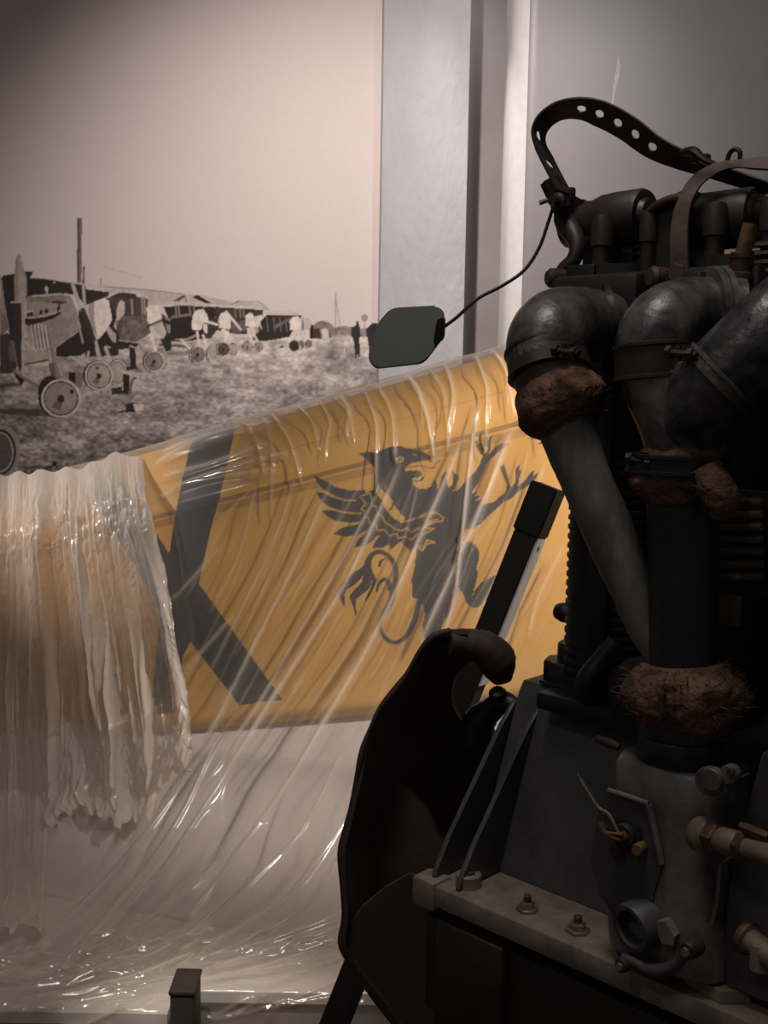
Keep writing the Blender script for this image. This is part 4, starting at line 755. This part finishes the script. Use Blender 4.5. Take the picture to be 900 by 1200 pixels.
bm = NB(); c = E(797, 888, .05); rr2 = pxr(50, c); hh = pxr(52, c); lathe(bm, [(rr2, 0), (rr2*1.02, .002), (rr2*1.0, hh*.5), (rr2*.97, hh*.55), (rr2*1.02, hh*.6), (rr2*1.02, hh*.9), (rr2*.95, hh)], c, (0, 0, 1), 32); part('riser_collar', bm, M_blk, rs)
bm = NB(); tube(bm, ep((776, 812, -.012), (776, 835, -.012)), .004, 8); box(bm, E(772, 822, -.012), E(792, 834, -.006)); part('clamp_screw', bm, M_rust, rs)

# carburettor / pump casting below the riser
cs = NB(); cx0, cw0 = c.x, .055; rings = []
for z_, hu, hw, uo in ((.196, .064, .056, .0), (.203, .058, .05, 0)):
    pass
secs = [(.016, .066, .060, .010), (.05, .068, .062, .008), (.09, .062, .057, .002), (.13, .058, .055, 0), (.17, .057, .055, 0), (.195, .058, .056, 0), (.2035, .053, .052, 0)]
for z_, hu, hw, uo in secs:
    ring = []
    for k in range(40):
        a = 2*math.pi*k/40; ca, sa = math.cos(a), math.sin(a); e_ = .55
        ring.append(cs.verts.new((cx0+uo+hu*math.copysign(abs(ca)**e_, ca), cw0+hw*math.copysign(abs(sa)**e_, sa), z_*(c.z/.2035))))
    rings.append(ring)
for i in range(len(rings)-1):
    for k in range(40): cs.faces.new((rings[i][k], rings[i][(k+1) % 40], rings[i+1][(k+1) % 40], rings[i+1][k]))
cs.faces.new(rings[0][::-1]); cs.faces.new(rings[-1]); carb = part('carburettor_body', cs, M_alu, angle=60)
wf = cw0-.056
def disc(n, px, py, w_, rpx, h, m, par, prof=None, seg=24):
    p = E(px, py, w_); r = pxr(rpx, p); bm = NB(); lathe(bm, prof(r, h) if prof else [(r, 0), (r, h*.85), (r*.92, h)], p, (0, -1, 0), seg); return part(n, bm, m, par)
disc('round_boss', 834, 914, wf+.002, 17, .008, M_alu, carb); disc('inspection_cap', 838, 911, wf-.004, 13.5, .010, M_alu, carb)
d1 = disc('cap_lug', 859, 905, wf+.006, 11, .012, M_alu, carb); disc('lug_nut', 858, 904, wf-.006, 5, .005, M_rust, d1, seg=6)
bm = NB(); prism(bm, [E(*q, wf+.004) for q in ((850, 916), (868, 912), (862, 934), (857, 940))], (0, .02, 0)); part('lug_web', bm, M_cast, carb)
bm = NB(); prism(bm, [E(*q, wf-.004) for q in ((716, 928), (758, 942), (763, 950), (776, 1010), (774, 1020), (766, 1046), (764, 1078), (742, 1092), (722, 1078), (704, 1050), (692, 1010), (702, 945))], (0, .010, 0)); br = part('front_bracket', bm, M_cast, carb)
bm = NB(); tube(bm, [E(*q, wf-.005) for q in ((713, 926), (738, 934), (760, 942))], .0028, 8, 3); tube(bm, [E(*q, wf-.005) for q in ((760, 942), (768, 975), (775, 1012))], .0034, 8, 3); part('bracket_rim', bm, M_alu, br)
bm = NB(); tube(bm, [E(*q, wf+.003) for q in ((748, 894), (752, 912), (757, 928), (761, 940))], .0016, 8, 3); part('seam_line', bm, M_fin, carb)
v = disc('valve_seat', 737, 976, wf-.002, 19, .005, M_blk, br); v2 = disc('valve_disc', 733, 978, wf-.007, 14, .006, M_house, br); disc('valve_hub', 731, 981, wf-.012, 8, .006, M_rust, v2, lambda r, h: [(r, 0), (r*.8, h), (r*.4, h*1.2)])
disc('adjusting_screw', 753, 992, wf-.004, 7, .012, M_brass, br); disc('adjusting_screw', 727, 995, wf-.004, 8, .010, M_rust, br)
bm = NB(); tube(bm, [E(*q, wf-.016) for q in ((676, 906), (688, 926), (701, 946), (712, 953), (720, 966), (727, 982))], [.0012, .0016, .0016, .0018, .0018, .0016], 8, 4); lev = part('control_lever', bm, M_fin, carb)
bm = NB(); tube(bm, [E(*q, wf-.018) for q in ((704, 963), (708, 974), (714, 979), (727, 984))], [.0035, .003, .002, .002], 8, 4); part('lever_fork', bm, M_brass, lev)
bm = NB(); tube(bm, [E(*q, wf-.019) for q in ((712, 976), (730, 978))], .0016, 8); part('lever_pin', bm, M_brass, lev)
# union and fuel pipe
p = E(824, 978, wf); ax_ = (E(905, 1003, -.035)-p).normalized()
bm = NB(); lathe(bm, [(.017, -.004), (.017, .004), (.014, .006), (.0135, .012)], p, ax_, 20); un = part('pipe_union', bm, M_fin, carb)
bm = NB(); hexnut(bm, p+ax_*.010, ax_, .0155, .014); part('union_nut', bm, M_rust, un)
bm = NB(); lathe(bm, [(.011, 0), (.0125, .003), (.0125, .022), (.010, .026)], p+ax_*.024, ax_, 18); part('union_sleeve', bm, M_fin, un)
bm = NB(); hexnut(bm, p+ax_*.050, ax_, .0135, .010); part('union_nut', bm, M_rust, un)
bm = NB(); tube(bm, [p+ax_*.06, p+ax_*.10, p+ax_*.2], .0095, 16); part('fuel_pipe', bm, M_fin, un)
bm = NB(); hexnut(bm, E(868, 968, -.02), (1, -.2, 0), .005, .03); part('locking_screw', bm, M_rust, un)
# block to the right of the casting, with its web
bm = NB(); a = E(852, 1092, .02); b_ = E(930, 893, .02); prism(bm, [(a.x, .02, .012), (a.x-.004, .02, .09), (a.x+.004, .02, .15), (a.x+.02, .03, b_.z), (a.x+.16, .03, b_.z), (a.x+.16, .02, .012)], (0, .09, 0)); bmesh.ops.bevel(bm, geom=bm.edges[:], offset=.003, segments=2, affect='EDGES'); part('pump_housing', bm, M_cast)
bm = NB(); prism(bm, [E(*q, .004) for q in ((842, 1012), (846, 1012), (842, 1060), (836, 1084), (831, 1084), (838, 1055))], (0, .03, 0)); part('housing_web', bm, M_alu)
# lower clamp, ring and knobs
p = E(748, 1084, -.012)
def torus(bm, c, ax, R, r, a0=0, a1=2*math.pi, n=30):
    ax = Vector(ax).normalized(); N = ax.orthogonal().normalized(); 
    if abs(ax.z) < .9: N = Vector((0, 0, 1)).cross(ax).normalized()
    B = ax.cross(N); tube(bm, [Vector(c)+N*(R*math.cos(a0+(a1-a0)*k/n))+B*(R*math.sin(a0+(a1-a0)*k/n)) for k in range(n+1)], r, 10, 1)
bm = NB(); lathe(bm, [(pxr(20, p), .018), (pxr(20, p), -.010), (pxr(22, p), -.012), (pxr(27, p), -.012), (pxr(29, p), -.006), (pxr(29, p), .03), (pxr(17, p), .03)], p, (.25, 1, .1), 28); rg = part('outlet_ring', bm, M_cast)
bm = NB(); prism(bm, [E(*q, -.016) for q in ((764, 1080), (779, 1080), (790, 1098), (789, 1108), (776, 1106))], (0, .03, 0)); part('outlet_tongue', bm, M_alud, rg)
bm = NB(); tube(bm, [E(*q, -.02) for q in ((730, 1122), (745, 1128), (768, 1138), (790, 1132), (802, 1114))], [.005, .006, .007, .006, .006], 10, 5); cl = part('drain_clamp', bm, M_cast)
for q in ((731, 1130, 9), (808, 1113, 11)):
    bm = NB(); pp_ = E(q[0], q[1], -.024); r = pxr(q[2], pp_); lathe(bm, [(r*.9, -.006), (r, -.004), (r, .012), (r*.9, .014)], pp_, (.1, 1, 0), 20); kb = part('clamp_knob', bm, M_house, cl)
    bm = NB(); lathe(bm, [(r*.5, -.009), (r*.5, -.005)], pp_, (.1, 1, 0), 6); part('knob_screw', bm, M_fin, kb)
# fitting at the lower right
p = E(872, 1096, -.02); bm = NB(); lathe(bm, [(.012, 0), (.014, .002), (.014, .008), (.011, .009), (.011, .03), (.013, .031), (.013, .06)], p, (1, -.35, -.1), 18); ft = part('drain_cock', bm, M_fin)
bm = NB(); lathe(bm, [(.0148, .001), (.0155, .003), (.0155, .006), (.0148, .008)], p, (1, -.35, -.1), 18); part('cock_washer', bm, M_rust, ft)
bm = NB(); tube(bm, [E(892, 1106, -.03), E(893, 1135, -.03)], [.009, .011], 12); part('cock_stem', bm, M_fin, ft)
bm = NB(); box(bm, E(876, 1150, -.02), E(930, 1128, -.01), .002); part('cock_bracket', bm, M_cast, ft)
bm = NB(); p = E(818, 1150, .02); p.z = .001; prism(bm, [p+Vector(q) for q in ((-.012, -.004, 0), (.03, -.012, 0), (.05, .01, 0), (.02, .02, 0))], (0, 0, .012)); part('flange_lug', bm, M_alud)

# engine stand
zf = -EA0[2]
st = thing('engine_stand', 'dark steel engine stand carrying the aero engine, two legs and long side beam', 'stand', tuple(EA0+np.array([0, 0, zf])), EROT)
def sp(n, a, b_, m=M_iron, bev=.003): bm = NB(); box(bm, Vector(a)-Vector((0, 0, zf)), Vector(b_)-Vector((0, 0, zf)), bev); return obj(n, bm, m, st)
M_st = mat('dark_brown_stand_paint', (44, 36, 31), (30, 25, 22), .5, .2, scale=18, bump=.1)
a = E(592, 1112, .015)
sp('side_beam', (.0, .015, a.z-.12), (.95, .06, a.z), M_st); sp('side_beam', (.0, .40, a.z-.12), (.95, .445, a.z), M_st)
l1 = E(510, 1100, .0); l2 = E(588, 1112, .0)
sp('cross_beam', (l1.x, .0, l2.z-.13), (l2.x, .46, l2.z-.001), M_st)
for w_ in (.0, .39):
    sp('leg', (l1.x, w_, zf), (l2.x, w_+.07, l2.z-.13), M_st); sp('leg', (.86, w_, zf), (.93, w_+.07, a.z-.12), M_st)
for uu in (.05, .4, .8):
    sp('support_pad', (uu, .02, a.z-.001), (uu+.05, .055, -.0265), M_iron); sp('support_pad', (uu, .405, a.z-.001), (uu+.05, .44, -.0265), M_iron)

# ------------------------------------------------------------------ straps over the engine
def W(p): q = EA0+UX*p[0]+WY*p[1]+np.array([0, 0, p[2]]); return Vector(q)
M_strap = mat('dark_brown_perforated_strap', (46, 38, 34), (30, 26, 24), .6, .1, scale=30, bump=.2)
M_leath = mat('brown_leather', (86, 66, 56), (66, 50, 43), .65, 0, scale=26, bump=.2)
def ribbon(pts, wvec, width, holes=(), hr=.005, n_u=340, n_v=15, thick=.0022):
    C = np.array(smooth_path(pts, 14)); s = np.concatenate([[0], np.cumsum(np.linalg.norm(np.diff(C, axis=0), axis=1))]); L = s[-1]
    us = np.linspace(0, L, n_u); cen = np.stack([np.interp(us, s, C[:, i]) for i in range(3)], 1)
    wv = np.array(wvec, float); T_ = np.linspace(0, L, len(wv)); wv = np.stack([np.interp(us, T_, wv[:, i]) for i in range(3)], 1); wv /= np.linalg.norm(wv, axis=1, keepdims=True)
    wd = np.interp(us, np.linspace(0, L, len(width)), width) if hasattr(width, '__len__') else np.full(n_u, width)
    vs = np.linspace(-.5, .5, n_v); bm = NB(); G = {}
    uv = {}
    for i in range(n_u):
        for j in range(n_v): uv[i, j] = [us[i], vs[j]*wd[i]]
    cell = max(L/n_u, wd.max()/n_v)
    kill = set()
    for hf in holes:
        hu = hf*L
        for (i, j), q in uv.items():
            d = math.hypot(q[0]-hu, q[1])
            if d < hr-cell*.55: kill.add((i, j))
            elif d < hr+cell*.55: q[0] = hu+(q[0]-hu)*hr/d; q[1] *= hr/d
    def pos(q):
        c_ = [np.interp(q[0], us, cen[:, k]) for k in range(3)]; w_ = [np.interp(q[0], us, wv[:, k]) for k in range(3)]; return Vector(c_)+Vector(w_)*q[1]
    for k_, q in uv.items():
        if k_ not in kill: G[k_] = bm.verts.new(pos(q))
    for i in range(n_u-1):
        for j in range(n_v-1):
            ks = [(i, j), (i+1, j), (i+1, j+1), (i, j+1)]
            if all(k in G for k in ks): bm.faces.new([G[k] for k in ks])
    bm.verts.ensure_lookup_table(); bmesh.ops.delete(bm, geom=[v for v in bm.verts if not v.link_faces], context='VERTS'); return bm
def thicken(o, t):
    md = o.modifiers.new('thick', 'SOLIDIFY'); md.thickness = t; md.offset = 0; md.use_even_offset = False; return o
def loc_bm(bm, o):
    for v in bm.verts: v.co = v.co - o
    return bm
o0 = W(E(655, 235, .16))
ps = thing('perforated_strap', 'long dark perforated strap looping above the engine top, with a buckle', 'strap', tuple(o0))
pts = [W(E(x, y, w_)) for x, y, w_ in ((662, 226, .16), (650, 204, .16), (638, 180, .16), (631, 160, .16), (637, 143, .165), (655, 130, .17), (680, 127, .175), (705, 134, .18), (735, 150, .185), (765, 172, .19), (795, 186, .195), (830, 198, .20), (865, 210, .20), (905, 222, .20))]
side = [(-.72, -.6, .1), (-.72, -.62, .15), (-.35, -.85, .35), (.12, -.86, .44), (.16, -.86, .44), (.16, -.86, .42), (.16, -.88, .36), (.16, -.9, .3)]
ts = [.105, .20, .37, .43, .495, .56, .625]
bm = ribbon([np.array(p) for p in pts], side, [.028, .030, .034, .040, .038, .030, .024, .022], ts, .0062); bm = loc_bm(bm, o0); thicken(obj('strap_band', bm, M_strap, ps), .0024)
def wpart(n, m, par, o, fn): bm = NB(); fn(bm); loc_bm(bm, o); return obj(n, bm, m, par)
bk = wpart('buckle', M_iron, ps, o0, lambda b: (box(b, W(E(808, 192, .17))-Vector((0, .006, 0)), W(E(839, 176, .17))+Vector((0, .02, 0)), .003)))
wpart('buckle_tongue', M_iron, bk, o0, lambda b: tube(b, [W(E(798, 180, .175)), W(E(812, 178, .172)), W(E(826, 188, .17)), W(E(845, 196, .175))], [.004, .006, .004, .003], 8))
wpart('strap_ring', M_iron, ps, o0, lambda b: tube(b, [W(E(x, y, .185)) for x, y in ((852, 190), (855, 180), (861, 175), (867, 178), (867, 188))], .0026, 8, 5))
wpart('ring_plate', M_iron, ps, o0, lambda b: box(b, W(E(847, 196, .18)), W(E(870, 187, .18))+Vector((0, .014, 0)), .002))
cl_ = wpart('strap_clip', M_iron, ps, o0, lambda b: (tube(b, [W(E(645, 212, .16)), W(E(660, 246, .165))], [.013, .012], 8), box(b, W(E(664, 236, .165)), W(E(676, 218, .17))+Vector((0, .016, 0)), .003)))
wpart('clip_bolt', M_house, cl_, o0, lambda b: lathe(b, [(.010, 0), (.010, .004), (.007, .006), (.006, .014)], W(E(655, 236, .145)), (-.7, -.7, 0), 12))
wpart('wing_nut', M_fin, cl_, o0, lambda b: (tube(b, [W(E(653, 233, .14)), W(E(641, 235, .135)), W(E(632, 238, .13))], [.0036, .0028, .0030], 8),))
o1 = W(E(800, 320, .14))
ls = thing('leather_strap', 'thin brown leather strap running up over the rocker box under the perforated strap', 'strap', tuple(o1))
pts = [W(E(x, y, w_)) for x, y, w_ in ((797, 318, .14), (796, 290, .14), (797, 262, .145), (802, 238, .15), (814, 215, .16), (830, 202, .165), (850, 194, .17), (874, 193, .17), (905, 192, .17))]
side = [(.72, -.69, .0), (.72, -.69, 0), (.72, -.69, .1), (.75, -.5, -.35), (.5, -.8, -.45), (.2, -.8, -.6)]
thicken(obj('strap_band', loc_bm(ribbon([np.array(p) for p in pts], side, [.020, .020, .019, .017, .016, .026, .030], (), n_u=120, n_v=6), o1), M_leath, ls), .003)

# ------------------------------------------------------------------ small black panel on a bent wire
M_plate = mat('dark_grey_plastic', (128, 131, 131), (120, 123, 123), .4, 0, scale=10)
M_rim = mat('grey_plate_edge', (120, 116, 112), None, .3, .2)
c0 = at(480, 395, 1.32)
tg = thing('wire_tag_panel', 'small black rounded panel held out on a bent wire from the engine top', 'panel', tuple(c0))
ol = [at(x, y, 1.32+(520-x)*.0004) for x, y in ((459, 362), (514, 359), (521, 367), (518, 396), (496, 425), (440, 431), (433, 421), (435, 402), (444, 379))]
bm = NB(); rp = round_poly(ol, .008); prism(bm, [p-c0 for p in rp], (.001, .006, 0)); bmesh.ops.bevel(bm, geom=[e for e in bm.edges], offset=.0012, segments=2, affect='EDGES'); pl_ = obj('plate', bm, M_plate, tg)
bm = NB(); rp2 = [p-c0+Vector((0, .003, 0)) for p in round_poly(ol, .008)]; tube(bm, rp2[18:]+rp2[:6], .0016, 8, 1); obj('plate_rim', bm, M_rim, pl_)
bm = NB(); prism(bm, [p-c0+Vector((0, -.004, 0)) for p in round_poly([at(x, y, 1.32) for x, y in ((512, 374), (522, 372), (521, 396), (515, 402), (510, 407), (508, 400))], .004)], (0, .014, 0)); obj('clip', bm, M_iron, tg)
wire = [at(519, 384, 1.325), at(535, 372, 1.325), at(560, 350, 1.33), at(590, 334, 1.335), at(615, 316, 1.34), at(632, 290, 1.345), at(642, 262, 1.35), at(649, 240, 1.355)]
bm = NB(); tube(bm, [p-c0 for p in wire], .0021, 10, 8); obj('bent_wire', bm, M_iron, tg)

# ------------------------------------------------------------------ leaning black post
M_post = mat('black_post_paint', (30, 28, 26), (24, 22, 21), .55, .1, scale=10)
M_edge = mat('bare_metal_edge', (222, 216, 208), (200, 194, 186), .55, 0, scale=30, stretch=(1, 1, .2))
top = at(642, 569, 1.75); mid = at(590, 700, 1.75); dr = (top-mid).normalized(); foot_p = top + dr*(-(top.z-.02)/dr.z); Lp = (top-foot_p).length
lp = thing('leaning_post', 'black square post leaning behind the engine, bright metal strip down its right edge', 'post', (foot_p.x, foot_p.y, 0))
front = Vector((0, -1, 0)); rt = dr.cross(front).normalized(); rt = rt if rt.x > 0 else -rt; front = rt.cross(dr).normalized(); front = front if front.y < 0 else -front
rotm = Matrix.Rotation(math.radians(24), 3, dr); rt = rotm @ rt; front = rotm @ front
if front.x > 0: rotm = Matrix.Rotation(math.radians(-48), 3, dr); rt = rotm @ rt; front = rotm @ front
def pb(n, s0, s1, r0_, r1_, f0, f1, m, bev=.001, par=None):
    o = foot_p-Vector(lp.location); bm = NB(); vs = []
    for s in (s0, s1):
        for (r_, f_) in ((r0_, f0), (r1_, f0), (r1_, f1), (r0_, f1)): vs.append(bm.verts.new(o+dr*s+rt*r_+front*f_))
    for q in ((0, 1, 2, 3), (4, 5, 6, 7), (0, 1, 5, 4), (1, 2, 6, 5), (2, 3, 7, 6), (3, 0, 4, 7)): bm.faces.new([vs[i] for i in q])
    bmesh.ops.bevel(bm, geom=bm.edges[:], offset=bev, segments=2, affect='EDGES'); return obj(n, bm, m, par or lp)
hw = .0195
pb('post_body', 0, Lp-.07, -hw, hw, -.03, .02, M_post)
pb('end_cap', Lp-.082, Lp, -hw-.003, hw+.004, -.034, .024, M_iron, .002)
es = pb('edge_strip', Lp-.34, Lp-.082, hw, hw+.003, -.028, .018, M_edge, .0006)
bm = NB(); lathe(bm, [(.004, 0), (.004, .001)], foot_p-Vector(lp.location)+dr*(Lp-.10)+rt*(hw+.0028)+front*(-.004), rt, 14); obj('screw_hole', bm, M_iron, es)
bm = NB(); o = foot_p-Vector(lp.location); box(bm, (o.x-.05, o.y-.05, 0), (o.x+.05, o.y+.05, .02), .003); obj('foot_plate', bm, M_iron, lp)

# ------------------------------------------------------------------ curved brown cowl beside the engine
M_cowl = mat('dark_brown_cowl', (66, 50, 45), (46, 35, 32), .62, .0, scale=9, bump=.25, bscale=30)
M_cowl2 = mat('brown_cowl_lining', (72, 55, 43), (60, 46, 37), .7, 0, scale=8, bump=.15)
org = at(520, 1000, 1.5)
cw = thing('curved_cowl', 'dark brown curved shell with a hooked top, standing beside the engine at left', 'cowl', (org.x, org.y, 0)); oc = Vector(cw.location)
rowsL = [(548, 738), (528, 739), (508, 746), (492, 763), (478, 788), (462, 810), (446, 830), (434, 854), (425, 880), (419, 912), (411, 946), (405, 972), (399.5, 1000), (401, 1040), (403, 1075), (400, 1104), (408, 1126), (421, 1146), (440, 1170), (456, 1191), (478, 1222), (500, 1250)]
rowsR = [(560, 772), (548, 775), (541, 782), (534, 795), (531, 812), (533, 826), (540, 838), (552, 850), (568, 862), (590, 880), (600, 905), (604, 940), (606, 975), (607, 1010), (607, 1045), (607, 1080), (607, 1105), (607, 1130), (607, 1155), (607, 1185), (607, 1215), (607, 1250)]
nv = 26; bm = NB(); G = []
Lp_ = smooth_path([(*q, 0) for q in rowsL], 4); Rp_ = smooth_path([(*q, 0) for q in rowsR], 4)
for i, (l, r) in enumerate(zip(Lp_, Rp_)):
    row = []; t = i/(len(Lp_)-1); deep = .02+.16*min(1, max(0, (i-8)/30))
    for j in range(nv+1):
        s = j/nv; x = l[0]+(r[0]-l[0])*s; y = l[1]+(r[1]-l[1])*s
        Yd = 1.42 + deep*math.sin(s*math.pi*.55)**1.0*1.2 - .03*math.exp(-((s-.0)/.08)**2) + .012*math.sin(7*t+5*s)*(1-s)
        row.append(bm.verts.new(at(x, y, Yd)-oc))
    G.append(row)
for i in range(len(G)-1):
    for j in range(nv): bm.faces.new((G[i][j], G[i][j+1], G[i+1][j+1], G[i+1][j]))
bmesh.ops.recalc_face_normals(bm, faces=bm.faces[:]); bmesh.ops.solidify(bm, geom=bm.faces[:], thickness=.006); obj('shell', bm, M_cowl, cw, angle=60)
bm = NB(); tube(bm, [at(x, y, 1.395)-oc for x, y in rowsL[1:]], [.004+.0012*math.sin(i*1.9) for i in range(len(rowsL)-1)], 10, 4); obj('rolled_edge', bm, M_cowl, cw)
bm = NB(); tube(bm, [at(x, y, Y_)-oc for x, y, Y_ in ((526, 753, 1.40), (546, 754, 1.405), (566, 759, 1.41), (580, 771, 1.415), (585, 784, 1.42), (590, 799, 1.42))], [pxr(x_, (0, .1, 0)) for x_ in (16, 18, 21, 24, 21, 11)], 18, 6, jitter=.05); obj('hooked_top', bm, M_cowl, cw)
bm = NB(); q = [(409, 1120), (404, 1092), (425, 1062), (452, 1040), (480, 1024), (505, 1030), (520, 1060), (515, 1110), (508, 1180), (502, 1240), (480, 1222), (452, 1184), (430, 1154)]
prism(bm, [at(x, y, 1.385+.0004*(x-400))-oc for x, y in q], (0, .005, 0)); obj('lower_lining', bm, M_cowl2, cw)
for s_ in (-1, 1):
    bm = NB(); p = at(540 + 30*s_, 1230, 1.52)-oc; tube(bm, [p, Vector((p.x+.01*s_, p.y, 0))], .012, 12); obj('support_leg', bm, M_iron, cw)
# small dark fittings between the cowl and the engine
fc = thing('hose_coupling', 'small dark lumpy coupling between the brown cowl hook and the engine crankcase', 'coupling', tuple(W(E(585, 832, .2))))
of = Vector(fc.location)
bm = NB(); tube(bm, [W(E(x, y, .2))-of for x, y in ((556, 868), (562, 846), (575, 832), (590, 822), (606, 828))], [pxr(22, (0, .2, 0)), pxr(20, (0, .2, 0)), pxr(15, (0, .2, 0)), pxr(13, (0, .2, 0)), pxr(9, (0, .2, 0))], 14, 5, jitter=.06); obj('coupling_body', bm, M_blk, fc)
bm = NB(); lathe(bm, [(.010, 0), (.012, .003), (.012, .01), (.008, .014)], W(E(584, 818, .19))-of, (-.2, -.3, 1), 10); obj('coupling_nut', bm, M_blk, fc)
